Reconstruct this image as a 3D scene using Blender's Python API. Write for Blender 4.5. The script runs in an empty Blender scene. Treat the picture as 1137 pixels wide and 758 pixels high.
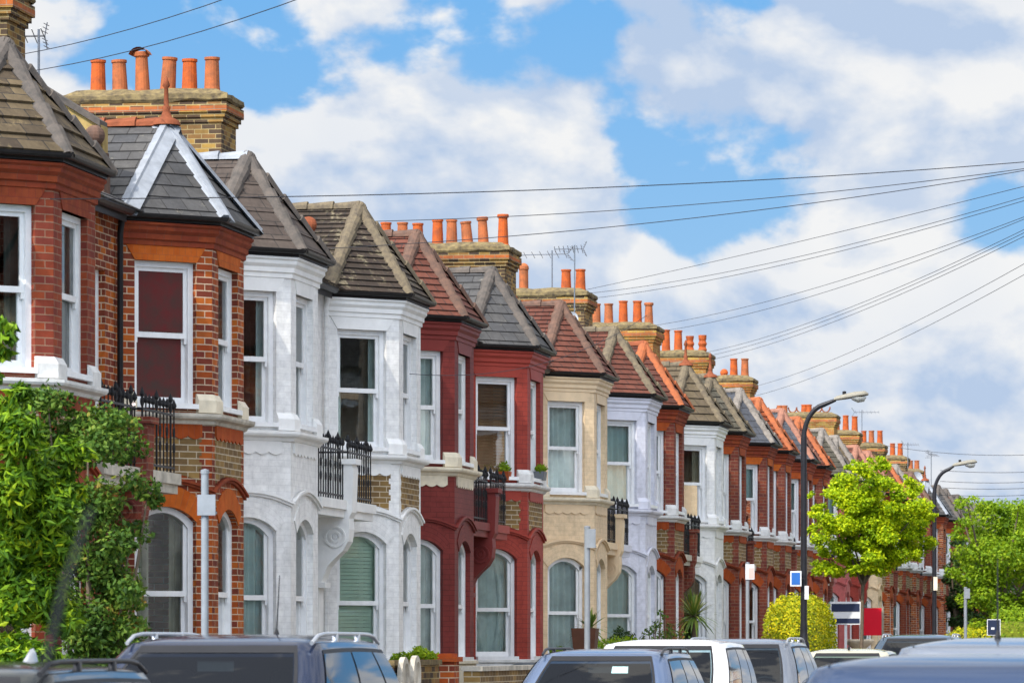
import bpy, bmesh, math, random
from mathutils import Vector, Matrix
PI=math.pi; R=math.radians
random.seed(7)
SC=bpy.context.scene; COL=SC.collection
F=5200.0; CX=568.5; HY=718.0; CAMZ=1.65; VX=1410.5
YAW=math.atan((VX-CX)/F)
def s_of(px,X): return X/math.tan(YAW-math.atan((px-CX)/F))      # distance along the street
def depth(X,s): return s*math.cos(YAW)+X*math.sin(YAW)
def z_of(py,X,s): return CAMZ+(HY-py)*depth(X,s)/F
# ------------------------------------------------------------------ mesh builder
class MB:
    def __init__(s): s.v=[];s.f=[];s.m=[];s.uv=[];s.cm=0
    def poly(s,pts,uv=None):
        b=len(s.v); s.v.extend([tuple(p) for p in pts]); s.f.append(tuple(range(b,b+len(pts)))); s.m.append(s.cm); s.uv.append(uv)
    def mesh(s,vs,fs):
        b=len(s.v); s.v.extend([tuple(p) for p in vs])
        for f in fs: s.f.append(tuple(b+i for i in f)); s.m.append(s.cm); s.uv.append(None)
    def box(s,x0,x1,y0,y1,z0,z1):
        s.mesh([(x0,y0,z0),(x1,y0,z0),(x1,y1,z0),(x0,y1,z0),(x0,y0,z1),(x1,y0,z1),(x1,y1,z1),(x0,y1,z1)],
               [(3,2,1,0),(4,5,6,7),(0,1,5,4),(1,2,6,5),(2,3,7,6),(3,0,4,7)])
    def grid(s,rows,close=False):
        n=len(rows[0]); b=len(s.v)
        for r in rows: s.v.extend([tuple(p) for p in r])
        for i in range(len(rows)-1):
            for j in range(n if close else n-1):
                k=(j+1)%n
                s.f.append((b+i*n+j,b+i*n+k,b+(i+1)*n+k,b+(i+1)*n+j)); s.m.append(s.cm); s.uv.append(None)
    def tube(s,pts,rad,n=8,cap=True):
        pts=[Vector(p) for p in pts]
        if not isinstance(rad,(list,tuple)): rad=[rad]*len(pts)
        rows=[]; prev=None
        for i,p in enumerate(pts):
            d=(pts[min(i+1,len(pts)-1)]-pts[max(i-1,0)]).normalized()
            ref=Vector((0,0,1)) if abs(d.z)<.95 else Vector((1,0,0))
            if prev is not None: ref=prev
            a=d.cross(ref)
            if a.length<1e-4: a=d.cross(Vector((0,1,0)))
            a.normalize(); b=a.cross(d).normalized(); prev=b
            rows.append([p+(a*math.cos(2*PI*k/n)+b*math.sin(2*PI*k/n))*rad[i] for k in range(n)])
        s.grid(rows,True)
        if cap: s.poly(list(reversed(rows[0]))); s.poly(rows[-1])
    def lathe(s,c,prof,n=14):
        rows=[[(c[0]+r*math.cos(2*PI*k/n),c[1]+r*math.sin(2*PI*k/n),c[2]+z) for k in range(n)] for r,z in prof]
        s.grid(rows,True)
    def data(s,name,mats,smooth=False):
        me=bpy.data.meshes.new(name); me.from_pydata(s.v,[],s.f)
        for m in mats: me.materials.append(m)
        if len(mats)>1: me.polygons.foreach_set('material_index',s.m)
        if not any(u is not None for u in s.uv):
            bm=bmesh.new(); bm.from_mesh(me); bmesh.ops.recalc_face_normals(bm,faces=bm.faces); bm.to_mesh(me); bm.free()
        me.update()
        uvl=me.uv_layers.new(name='UVMap'); d=uvl.data
        Z=Vector((0,0,1))
        for p in me.polygons:
            cu=s.uv[p.index]
            if cu is not None:
                for k,li in enumerate(p.loop_indices): d[li].uv=cu[k]
                continue
            n=p.normal
            if abs(n.z)>.995 or n.length<.5: t=Vector((1,0,0)); b=Vector((0,1,0))
            else: t=Z.cross(n).normalized(); b=n.cross(t)
            for li in p.loop_indices:
                co=me.vertices[me.loops[li].vertex_index].co
                d[li].uv=(co.dot(t),co.dot(b))
        if smooth: me.polygons.foreach_set('use_smooth',[True]*len(me.polygons))
        return me
def link(name,me,parent=None,loc=None,rz=0):
    o=bpy.data.objects.new(name,me); COL.objects.link(o)
    if parent: o.parent=parent
    if loc is not None: o.location=loc
    if rz: o.rotation_euler=(0,0,rz)
    return o
def part(name,mb,mat,parent,smooth=False,loc=None,rz=0):
    return link(name,mb.data(name,mat if isinstance(mat,list) else [mat],smooth),parent,loc,rz)
def tag(o,label=None,cat=None,group=None,kind=None):
    if label: o['label']=label
    if cat: o['category']=cat
    if group: o['group']=group
    if kind: o['kind']=kind
    return o
def thing(name,label,cat,loc,rz=0,group=None):
    o=bpy.data.objects.new(name,None); COL.objects.link(o); o.location=loc; o.rotation_euler=(0,0,rz); o.empty_display_size=.3
    return tag(o,label,cat,group)
# ------------------------------------------------------------------ materials
def newmat(name):
    m=bpy.data.materials.new(name); m.use_nodes=True; nt=m.node_tree
    for n in list(nt.nodes):
        if n.type!='OUTPUT_MATERIAL' : nt.nodes.remove(n)
    out=[n for n in nt.nodes if n.type=='OUTPUT_MATERIAL'][0]
    b=nt.nodes.new('ShaderNodeBsdfPrincipled'); nt.links.new(b.outputs[0],out.inputs[0]); b.inputs['Specular IOR Level'].default_value=.18
    return m,nt,b,out
def N(nt,t,**kw):
    n=nt.nodes.new(t)
    for k,v in kw.items(): setattr(n,k,v)
    return n
def mixc(nt,fac,a,b,mode='MIX'):
    n=nt.nodes.new('ShaderNodeMix'); n.data_type='RGBA'; n.blend_type=mode
    for sock,val in ((n.inputs[0],fac),(n.inputs[6],a),(n.inputs[7],b)):
        if hasattr(val,'is_output') or isinstance(val,bpy.types.NodeSocket): nt.links.new(val,sock)
        elif isinstance(val,(int,float)): sock.default_value=val
        else: sock.default_value=(*val[:3],1)
    return n.outputs[2]
def noise(nt,scale,detail=4,vec=None,rough=.6):
    n=N(nt,'ShaderNodeTexNoise'); n.inputs['Scale'].default_value=scale; n.inputs['Detail'].default_value=detail; n.inputs['Roughness'].default_value=rough
    if vec is not None: nt.links.new(vec,n.inputs['Vector'])
    return n.outputs[0]
def ramp(nt,fac,stops):
    r=N(nt,'ShaderNodeValToRGB'); e=r.color_ramp.elements
    while len(e)<len(stops): e.new(.5)
    for i,(p,c) in enumerate(stops):
        e[i].position=p; e[i].color=(c,c,c,1) if isinstance(c,(int,float)) else (*c,1)
    nt.links.new(fac,r.inputs[0]); return r.outputs[0]
def bump(nt,b,h,strength=.5,dist=.02):
    n=N(nt,'ShaderNodeBump'); n.inputs['Strength'].default_value=strength; n.inputs['Distance'].default_value=dist
    nt.links.new(h,n.inputs['Height']); nt.links.new(n.outputs[0],b.inputs['Normal'])
def objcoord(nt):
    g=N(nt,'ShaderNodeNewGeometry'); return g.outputs['Position']
def brick(name,c1,c2,mortar,extra=None,ms=.006,paint=False,bw=.225,bh=.075,rough=.85,grime=.5,extraamt=.5):
    m,nt,b,out=newmat(name)
    uv=N(nt,'ShaderNodeUVMap'); uv.uv_map='UVMap'
    t=N(nt,'ShaderNodeTexBrick'); t.inputs['Scale'].default_value=1; t.inputs['Brick Width'].default_value=bw; t.inputs['Row Height'].default_value=bh
    t.inputs['Mortar Size'].default_value=ms; t.inputs['Mortar Smooth'].default_value=.25; t.inputs['Bias'].default_value=0
    nt.links.new(uv.outputs[0],t.inputs[0])
    t.inputs['Color1'].default_value=(*c1,1); t.inputs['Color2'].default_value=(*c2,1)
    t.inputs['Mortar'].default_value=(*mortar,1)
    pos=objcoord(nt)
    col=t.outputs['Color']
    if extra:   # second brick lattice shares the bricks, tints a third of them
        t2=N(nt,'ShaderNodeTexBrick'); 
        for k in ('Scale','Brick Width','Row Height','Mortar Size'): t2.inputs[k].default_value=t.inputs[k].default_value
        mp=N(nt,'ShaderNodeMapping'); mp.inputs[1].default_value=(bw*2*7,bh*2*13,0); nt.links.new(uv.outputs[0],mp.inputs[0]); nt.links.new(mp.outputs[0],t2.inputs[0])
        t2.inputs['Color1'].default_value=(0,0,0,1); t2.inputs['Color2'].default_value=(1,1,1,1); t2.inputs['Mortar'].default_value=(0,0,0,1)
        f=ramp(nt,t2.outputs['Color'],[(.35,0),(.62,extraamt)])
        col=mixc(nt,f,col,extra)
    n1=noise(nt,.9,5,pos); n2=noise(nt,9,4,pos)
    g=ramp(nt,n1,[(.35,1-grime*.55),(.62,1.0)])
    col=mixc(nt,1.0,col,g,'MULTIPLY')
    g2=ramp(nt,n2,[(.3,.82),(.7,1.08)])
    col=mixc(nt,1.0,col,g2,'MULTIPLY')
    if paint:
        n3=noise(nt,2.2,6,pos,.7)
        mp=N(nt,'ShaderNodeMapping'); mp.inputs[3].default_value=(5,5,.6); nt.links.new(pos,mp.inputs[0])
        st=noise(nt,1.6,5,mp.outputs[0],.65)
        col=mixc(nt,ramp(nt,st,[(.54,0),(.78,.42)]),col,[c*.5 for c in c1])
        col=mixc(nt,ramp(nt,n3,[(.6,0),(.76,.25)]),col,[c*.62 for c in c1])
    nt.links.new(col,b.inputs['Base Color']); b.inputs['Roughness'].default_value=rough
    inv=ramp(nt,t.outputs['Fac'],[(0,1),(1,0)])
    h=mixc(nt,.25,inv,n2)
    bump(nt,b,h,.55 if not paint else .26,.008)
    return m
def plain(name,c,rough=.6,var=.25,scale=6,metal=0,c2=None,bs=.15,coat=0):
    m,nt,b,out=newmat(name); pos=objcoord(nt)
    n=noise(nt,scale,5,pos,.65)
    col=mixc(nt,ramp(nt,n,[(.35,0),(.7,1)]),c,c2 if c2 else [k*(1-var) for k in c])
    nt.links.new(col,b.inputs['Base Color']); b.inputs['Roughness'].default_value=rough; b.inputs['Metallic'].default_value=metal
    if coat: b.inputs['Coat Weight'].default_value=coat; b.inputs['Coat Roughness'].default_value=.05
    if bs: bump(nt,b,n,bs,.01)
    return m
def tiles(name,c1,c2,moss=None,mossamt=.5,tw=.27,th=.2,rough=.8,gap=(.03,.028,.026),interlock=False):
    m,nt,b,out=newmat(name)
    uv=N(nt,'ShaderNodeUVMap'); uv.uv_map='UVMap'; pos=objcoord(nt)
    t=N(nt,'ShaderNodeTexBrick'); t.inputs['Scale'].default_value=1; t.inputs['Brick Width'].default_value=tw; t.inputs['Row Height'].default_value=th
    t.inputs['Mortar Size'].default_value=.006; t.inputs['Mortar Smooth'].default_value=.1
    nt.links.new(uv.outputs[0],t.inputs[0])
    t.inputs['Color1'].default_value=(*c1,1); t.inputs['Color2'].default_value=(*c2,1); t.inputs['Mortar'].default_value=(*gap,1)
    n1=noise(nt,1.4,5,pos); n2=noise(nt,14,5,pos,.7); n3=noise(nt,5,6,pos,.75)
    col=mixc(nt,1.0,t.outputs['Color'],ramp(nt,n1,[(.3,.65),(.7,1.15)]),'MULTIPLY')
    col=mixc(nt,1.0,col,ramp(nt,n2,[(.3,.75),(.7,1.15)]),'MULTIPLY')
    if moss: col=mixc(nt,ramp(nt,n3,[(.66-mossamt*.3,0),(.74-mossamt*.12,.85)]),col,moss)
    nt.links.new(col,b.inputs['Base Color']); b.inputs['Roughness'].default_value=rough
    inv=ramp(nt,t.outputs['Fac'],[(0,1),(1,0)])
    bump(nt,b,mixc(nt,.35,inv,n2),.6,.012)
    return m
def foliage(name,stops,trans=.35,rough=.55):
    m,nt,b,out=newmat(name)
    g=N(nt,'ShaderNodeNewGeometry')
    c=N(nt,'ShaderNodeValToRGB'); e=c.color_ramp.elements
    while len(e)<len(stops): e.new(.5)
    for i,(p,cc) in enumerate(stops): e[i].position=p; e[i].color=(*cc,1)
    nz=noise(nt,1.7,3,g.outputs['Position'])
    mx=N(nt,'ShaderNodeMath',operation='MULTIPLY_ADD'); nt.links.new(g.outputs['Random Per Island'],mx.inputs[0]); mx.inputs[1].default_value=.65
    m2=N(nt,'ShaderNodeMath',operation='MULTIPLY_ADD'); nt.links.new(nz,m2.inputs[0]); m2.inputs[1].default_value=1.2; m2.inputs[2].default_value=-.42
    nt.links.new(m2.outputs[0],mx.inputs[2]); nt.links.new(mx.outputs[0],c.inputs[0])
    nt.links.new(c.outputs[0],b.inputs['Base Color']); b.inputs['Roughness'].default_value=rough
    tr=N(nt,'ShaderNodeBsdfTranslucent'); nt.links.new(c.outputs[0],tr.inputs[0])
    ms=N(nt,'ShaderNodeMixShader'); ms.inputs[0].default_value=trans
    nt.links.new(b.outputs[0],ms.inputs[1]); nt.links.new(tr.outputs[0],ms.inputs[2]); nt.links.new(ms.outputs[0],out.inputs[0])
    return m
M={}
M['glass'],nt,b,out=newmat('window_glass'); nt.nodes.remove(b)
gl=N(nt,'ShaderNodeBsdfGlossy'); gl.inputs['Roughness'].default_value=.015
tr=N(nt,'ShaderNodeBsdfTransparent'); tr.inputs[0].default_value=(.86,.93,.9,1)
fr=N(nt,'ShaderNodeFresnel'); fr.inputs[0].default_value=1.62
pos=objcoord(nt); nz=noise(nt,2.3,2,pos); bp=N(nt,'ShaderNodeBump'); bp.inputs['Strength'].default_value=.12; bp.inputs['Distance'].default_value=.006
nt.links.new(nz,bp.inputs['Height']); nt.links.new(bp.outputs[0],gl.inputs['Normal'])
ms=N(nt,'ShaderNodeMixShader'); nt.links.new(fr.outputs[0],ms.inputs[0]); nt.links.new(tr.outputs[0],ms.inputs[1]); nt.links.new(gl.outputs[0],ms.inputs[2]); nt.links.new(ms.outputs[0],out.inputs[0])
M['screen'],nt,b,out=newmat('windscreen_glass'); nt.nodes.remove(b)
gl=N(nt,'ShaderNodeBsdfGlossy'); gl.inputs['Roughness'].default_value=.02
tr=N(nt,'ShaderNodeBsdfTransparent'); tr.inputs[0].default_value=(.45,.56,.60,1)
fr=N(nt,'ShaderNodeFresnel'); fr.inputs[0].default_value=1.45
ms=N(nt,'ShaderNodeMixShader'); nt.links.new(fr.outputs[0],ms.inputs[0]); nt.links.new(tr.outputs[0],ms.inputs[1]); nt.links.new(gl.outputs[0],ms.inputs[2]); nt.links.new(ms.outputs[0],out.inputs[0])
M['seat']=plain('grey_seat_cloth',(.06,.06,.065),.9,.3,9)
M['carglass'],nt,b,out=newmat('car_glass')
b.inputs['Specular IOR Level'].default_value=.6; b.inputs['Base Color'].default_value=(.008,.016,.028,1); b.inputs['Roughness'].default_value=.05; b.inputs['IOR'].default_value=1.4
MORT=(.30,.17,.11); MORTL=(.60,.46,.32)
M['brick_dark']=brick('red_brick_dark',(0.2340,0.0429,0.0234),(0.3276,0.0663,0.0234),MORT,extra=(.17,.04,.035))
M['brick_orange']=brick('red_brick_orange',(0.3400,0.0595,0.0153),(0.5100,0.1360,0.0213),MORTL,extra=(.16,.035,.025),ms=.0065,extraamt=.85)
M['brick_deep']=brick('red_brick_deep',(0.2106,0.0468,0.0312),(0.2964,0.0702,0.0351),MORT,extra=(.15,.045,.04))
M['rubbed']=brick('rubbed_brick',(0.4056,0.0702,0.0140),(0.4524,0.0936,0.0195),(.36,.09,.04),bw=.075,bh=.3,ms=.003,grime=.7)
M['rubbed_dark']=brick('rubbed_brick_dark',(0.2880,0.0504,0.0216),(0.3240,0.0720,0.0252),(.25,.05,.03),bw=.075,bh=.3,ms=.003,grime=.7)
M['rubbed_orange']=brick('rubbed_brick_orange',(0.5270,0.1020,0.0127),(0.5950,0.1445,0.0213),(.42,.12,.04),bw=.075,bh=.3,ms=.003,grime=.5)  # stronger orange brick for some lintels and arches
M['stock']=brick('stock_brick',(.34,.21,.07),(.20,.125,.05),(.52,.43,.30),extra=(.11,.07,.045),ms=.0075)
M['stock_chim']=brick('stock_brick_sooty',(0.3910,0.2380,0.0595),(0.2380,0.1190,0.0425),(.40,.30,.14),extra=(.065,.045,.035),ms=.007,grime=.9,extraamt=.9)
M['stock_gold']=brick('stock_brick_golden',(0.4840,0.2992,0.0616),(0.3696,0.1936,0.0440),(.42,.30,.14),extra=(.40,.12,.03),ms=.007,grime=.7,extraamt=.7)
M['orange_course']=brick('orange_course_brick',(.48,.13,.03),(.30,.10,.04),(.3,.2,.13),ms=.006,grime=.8)
M['moss_cap']=plain('mossy_cap',(.22,.165,.075),.95,scale=9,c2=(.065,.05,.035),bs=.9)
M['white']=brick('white_painted_brick',(.85,.84,.81),(.82,.81,.79),(.76,.75,.73),paint=True,ms=.005,grime=.18,rough=.55)
M['lavender']=brick('pale_lilac_painted_brick',(.70,.70,.77),(.68,.68,.75),(.64,.64,.70),paint=True,ms=.005,grime=.2,rough=.55)
M['redp']=brick('red_painted_brick',(.36,.055,.038),(.33,.05,.035),(.24,.04,.03),paint=True,ms=.006,grime=.35,rough=.6)
M['maroon']=brick('dark_red_painted_brick',(.21,.036,.03),(.19,.032,.028),(.14,.026,.022),paint=True,ms=.006,grime=.4,rough=.6)
M['pink']=brick('faded_red_painted_brick',(.47,.12,.11),(.45,.11,.10),(.38,.1,.09),paint=True,ms=.006,grime=.3,rough=.6)
M['cream']=brick('cream_painted_brick',(.80,.61,.39),(.78,.59,.37),(.72,.54,.34),paint=True,ms=.006,grime=.25,rough=.6)
for k_,c_ in (('white',(.85,.84,.81)),('lavender',(.70,.70,.77)),('redp',(.36,.055,.038)),('maroon',(.21,.036,.03)),('pink',(.47,.12,.11)),('cream',(.80,.61,.39))):
    M[k_+'_s']=plain(k_+'_painted_render',c_,.55,.16,3,bs=.08)
M['corbel']=brick('corbelled_brick',(0.2592,0.0468,0.0216),(0.3168,0.0648,0.0216),(.24,.07,.04),ms=.005,grime=.6)
M['stone_white']=plain('white_painted_stone',(.74,.73,.70),.6,.28,5)
M['stone_cream']=plain('cream_painted_stone',(.78,.69,.52),.6,.25,5)
M['stone_grey']=plain('weathered_stone',(.60,.55,.46),.85,.5,4,bs=.4)
M['wood_white']=plain('white_window_paint',(.82,.82,.81),.35,.12,8,bs=.05)
M['black']=plain('black_gutter_paint',(.018,.017,.018),.4,.3)
M['iron']=plain('black_ironwork',(.02,.02,.022),.45,.3)
M['lead']=plain('lead_sheet',(.30,.32,.35),.6,.35,5,metal=.1,bs=.3)
M['terra']=plain('terracotta',(.26,.075,.032),.8,.45,9,bs=.3)
M['terra_pot']=plain('orange_terracotta_pot',(.48,.095,.016),.75,.0,7,c2=(.24,.06,.022),bs=.2)
M['terra_dark']=plain('sooty_terracotta_pot',(.42,.12,.04),.8,.0,6,c2=(.20,.075,.035),bs=.3)
M['moss_tan']=plain('lichened_hip_tile',(.17,.135,.085),.9,.0,11,c2=(.08,.065,.05),bs=.6)
M['hip_brown']=plain('brown_hip_tile',(.15,.085,.06),.85,.0,8,c2=(.075,.05,.04),bs=.4)
M['hip_grey']=plain('grey_hip_tile',(.12,.10,.085),.85,.0,8,c2=(.06,.055,.05),bs=.4)
M['hip_orange']=plain('orange_hip_tile',(.38,.11,.04),.8,.0,8,c2=(.22,.075,.035),bs=.3)
M['hip_pink']=plain('pinkish_hip_tile',(.32,.15,.10),.85,.0,8,c2=(.19,.09,.065),bs=.4)
M['hip_pale']=plain('pale_hip_tile',(.24,.21,.18),.85,.0,8,c2=(.12,.105,.09),bs=.4)
M['t_old']=tiles('old_mossy_tiles',(0.0600,0.0440,0.0304),(0.1360,0.1000,0.0560),(.24,.18,.09),.35,.3,.24)
M['t_slate']=tiles('grey_slates',(0.0638,0.0638,0.0663),(0.0892,0.0850,0.0808),(.22,.20,.16),.15,.28,.22)
M['t_browngrey']=tiles('brown_grey_tiles',(0.0680,0.0520,0.0440),(0.0880,0.0680,0.0560),None,0,.35,.25)
M['t_moss']=tiles('mossy_brown_tiles',(0.0413,0.0300,0.0240),(0.0638,0.0465,0.0338),(.34,.29,.18),.42,.25,.12)
M['t_brown']=tiles('red_brown_tiles',(0.1125,0.0378,0.0252),(0.1485,0.0522,0.0342),(.13,.07,.055),.3,.25,.14)
M['t_orange']=tiles('orange_tiles',(0.2700,0.0675,0.0225),(0.2100,0.0525,0.0195),None,0,.25,.16)
M['t_tan']=tiles('tan_mossy_tiles',(0.1330,0.1015,0.0595),(0.0980,0.0735,0.0455),(.13,.10,.07),.4,.3,.24)
M['t_greygreen']=tiles('grey_green_slates',(0.0750,0.0675,0.0488),(0.1013,0.0900,0.0675),(.12,.11,.08),.4,.28,.2)
M['t_darkslate']=tiles('smooth_dark_slates',(0.0723,0.0765,0.0892),(0.0850,0.0892,0.1020),None,0,.3,.22)
M['curtain_net']=plain('net_curtain',(.70,.76,.74),.9,.3,3,bs=0)
M['curtain_teal']=plain('pale_teal_curtain',(.58,.71,.70),.9,.2,3,bs=0)
M['curtain_green']=plain('pale_green_blind',(.66,.80,.66),.8,.15,3,bs=0)
M['curtain_warm']=plain('beige_curtain',(.46,.40,.30),.9,.4,4,bs=0)
M['curtain_dark']=plain('dark_drape',(.09,.10,.09),.9,.4,4,bs=0)
M['blind_brown']=plain('brown_venetian_blind',(.26,.12,.06),.6,.4,4,bs=0)
M['board']=plain('dark_red_board',(.13,.018,.018),.6,.0,3.5,c2=(.06,.035,.03),bs=.2)
M['door_blue']=plain('dark_blue_door_paint',(.03,.05,.10),.35,.2)
M['door_red']=plain('red_door_paint',(.25,.03,.03),.35,.2)
M['door_green']=plain('green_door_paint',(.03,.09,.06),.35,.2)
M['render_tan']=plain('tan_render',(.42,.30,.11),.9,.35,5,bs=.3)
M['inner']=plain('room_plaster',(.30,.29,.27),.9,.1,2,bs=0)
M['asphalt']=plain('asphalt',(.055,.055,.058),.9,.3,25,bs=.3)
M['paving']=plain('paving',(.26,.25,.23),.9,.25,6,bs=.2)
M['kerb']=plain('granite_kerb',(.32,.31,.30),.85,.2,10)
M['earth']=plain('garden_soil_and_grass',(.06,.08,.035),.95,.4,2)
M['ground']=plain('far_ground',(.08,.10,.05),.95,.4,.2)
M['linew']=plain('road_paint',(.7,.7,.68),.7,.2,8)
M['post_grey']=plain('grey_post_paint',(.25,.27,.29),.5,.2,8,metal=.1)
M['post_black']=plain('black_post_paint',(.022,.022,.026),.35,.3,8)
M['lamp_shell']=plain('weathered_lamp_shell',(.27,.25,.20),.6,.3,9,bs=.3)
M['lens']=plain('lamp_bowl',(.55,.55,.50),.25,.2,9)
M['sign_blue']=plain('blue_sign_face',(.03,.13,.42),.4,.1)
M['sign_white']=plain('white_sign_face',(.62,.62,.62),.4,.05)
M['sign_navy']=plain('navy_sign_band',(.02,.028,.06),.4,.1)
M['sign_red']=plain('red_sign_board',(.55,.006,.02),.4,.05)
M['sign_pink']=plain('pink_sign_panel',(.75,.42,.38),.4,.05)
M['wood']=plain('grey_wood',(.30,.26,.20),.85,.3,8)
M['bark']=plain('bark',(.16,.12,.085),.9,.4,14,bs=.6)
M['planter']=plain('brown_planter',(.10,.04,.022),.6,.3,5)
M['bin']=plain('grey_bin_plastic',(.16,.17,.18),.5,.2,5)
M['tyre']=plain('tyre_rubber',(.02,.02,.02),.8,.2,9)
M['rim']=plain('alloy_wheel',(.5,.5,.52),.3,.1,9,metal=.8)
M['taillight']=plain('red_lamp_plastic',(.45,.01,.01),.2,.1)
M['headlight']=plain('headlamp_plastic',(.7,.72,.75),.1,.1)
M['rail_silver']=plain('silver_roof_rail',(.55,.57,.60),.3,.1,9,metal=.6)
M['rail_black']=plain('black_roof_rail',(.03,.03,.033),.4,.1)
M['blackplastic']=plain('black_plastic',(.02,.02,.022),.5,.2)
M['paper']=plain('pale_paper',(.32,.48,.47),.7,.1)
M['urn']=plain('stone_urn',(.62,.52,.38),.85,.3,8)
M['wire']=plain('wire_rubber',(.03,.03,.035),.6,.1)
M['alu']=plain('aerial_aluminium',(.22,.23,.25),.4,.2,metal=.6)
M['dish']=plain('satellite_dish_grey',(.50,.52,.54),.5,.1)
M['leaf_bright']=foliage('bright_leaf',[(0,(.015,.05,.004)),(.42,(.07,.16,.008)),(.75,(.22,.36,.012)),(1,(.50,.56,.02))],.35)
M['leaf_rose']=foliage('rose_leaf',[(0,(.02,.05,.008)),(.45,(.06,.13,.015)),(.8,(.16,.24,.03)),(.93,(.30,.20,.04)),(1,(.34,.09,.03))],.3)
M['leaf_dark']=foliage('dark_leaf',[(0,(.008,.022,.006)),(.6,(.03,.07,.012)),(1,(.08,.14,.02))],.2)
M['leaf_maple']=foliage('yellow_green_leaf',[(0,(.07,.15,.004)),(.4,(.28,.42,.006)),(.8,(.58,.66,.008)),(1,(.80,.80,.015))],.42)
M['leaf_mid']=foliage('mid_green_leaf',[(0,(.07,.15,.008)),(.5,(.20,.33,.012)),(1,(.42,.52,.02))],.45)
M['leaf_hedge']=foliage('golden_hedge_leaf',[(0,(.09,.15,.006)),(.4,(.28,.33,.008)),(.75,(.58,.52,.008)),(1,(.85,.64,.012))],.3)
M['leaf_cord']=foliage('sword_leaf',[(0,(.05,.09,.02)),(.5,(.13,.20,.03)),(.85,(.30,.32,.06)),(1,(.38,.25,.12))],.2)
M['flower']=plain('pale_pink_flower',(.75,.60,.55),.7,.1)
def carpaint(n,c,metal=.5,rough=.14):
    m,nt,b,out=newmat(n); b.inputs['Specular IOR Level'].default_value=.5; pos=objcoord(nt); nz=noise(nt,3,4,pos)
    nt.links.new(mixc(nt,ramp(nt,nz,[(.4,0),(.7,.35)]),c,[k*.8+.02 for k in c]),b.inputs['Base Color'])
    b.inputs['Metallic'].default_value=metal; b.inputs['Roughness'].default_value=rough; b.inputs['Coat Weight'].default_value=.35; b.inputs['Coat IOR'].default_value=1.35; b.inputs['Coat Roughness'].default_value=.02; b.inputs['IOR'].default_value=1.3
    return m
P_NAVY=carpaint('navy_car_paint',(.010,.018,.045),.2,.12); P_BLUE=carpaint('steel_blue_car_paint',(.035,.06,.12)); P_SILVER=carpaint('silver_car_paint',(.22,.245,.29),.6)
P_WHITE=carpaint('white_car_paint',(.80,.80,.80),0); P_BLACK=carpaint('black_car_paint',(.02,.025,.022)); P_PALEBLUE=carpaint('pale_blue_car_paint',(.12,.17,.28)); P_CREAM=carpaint('champagne_car_paint',(.60,.56,.42),.3)
P_TEAL=carpaint('slate_blue_car_paint',(.06,.10,.15))
# ------------------------------------------------------------------ house parts
BW=.82; BD=.86; CH=1.68
PL=[Vector((-BD,-CH)),Vector((0,-BW)),Vector((0,BW)),Vector((-BD,CH))]
FACES=[]
for i in range(3):
    d=PL[i+1]-PL[i]; L=d.length; d=d/L; FACES.append((PL[i],d,Vector((d.y,-d.x)),L,i>0,i<2))
TAN=math.tan(PI/8)
def fp(i,t,n,z):
    A,d,nn,L,m0,m1=FACES[i]
    if m0 and t<1e-4: t-=n*TAN
    if m1 and t>L-1e-4: t+=n*TAN
    p=A+d*t+nn*n
    return (p.x,p.y,z)
def fext(mb,i,pts,n0,n1,uvoff=None,side=True,uvs=None):
    """extrude polygon of (t,z) in face i from depth n0 out to n1"""
    k=len(pts)
    mb.poly([fp(i,t,n1,z) for t,z in pts],uvs)
    if side:
        for a in range(k):
            b=(a+1)%k
            mb.poly([fp(i,*q) for q in ((pts[a][0],n0,pts[a][1]),(pts[b][0],n0,pts[b][1]),(pts[b][0],n1,pts[b][1]),(pts[a][0],n1,pts[a][1]))])
def rect(t0,t1,z0,z1): return [(t0,z0),(t1,z0),(t1,z1),(t0,z1)]
def arc(t0,t1,zs,rise,k=10):
    w=(t1-t0)/2; r=(w*w+rise*rise)/(2*rise); c=(t0+t1)/2; th=math.asin(min(1,w/r)); o=[]
    for j in range(k+1):
        a=-th+2*th*j/k; o.append((c+r*math.sin(a),zs+rise-r+r*math.cos(a)))
    return o
OW=[.80,1.0,.80]        # opening widths
ZF0,ZF1=4.30,5.93        # first floor opening
ZG0,ZGS,ZGC=1.45,3.04,3.21
def sweep(mb,path,prof,close_prof=False):
    """sweep (n,z) profile along a plan polyline, mitred; n outward (right of travel: (dy,-dx))"""
    k=len(path); cols=[]
    for j,p in enumerate(path):
        ds=[]
        if j>0: ds.append((path[j]-path[j-1]).normalized())
        if j<k-1: ds.append((path[j+1]-path[j]).normalized())
        ns=[Vector((d.y,-d.x)) for d in ds]
        if len(ns)==2:
            m=(ns[0]+ns[1]).normalized(); m=m/m.dot(ns[0])
        else: m=ns[0]
        cols.append([(p.x+m.x*n,p.y+m.y*n,z) for n,z in prof])
    for j in range(k-1):
        for q in range(len(prof)-1):
            mb.poly([cols[j][q],cols[j+1][q],cols[j+1][q+1],cols[j][q+1]])
    mb.poly(list(reversed(cols[0]))); mb.poly(cols[-1])
CACHE={}
def cached(key,fn,name,mats,smooth=False):
    k=(key,)+tuple(m.name for m in mats)
    if k not in CACHE:
        mb=MB(); fn(mb); CACHE[k]=mb.data(name,mats,smooth)
    return CACHE[k]
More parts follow.
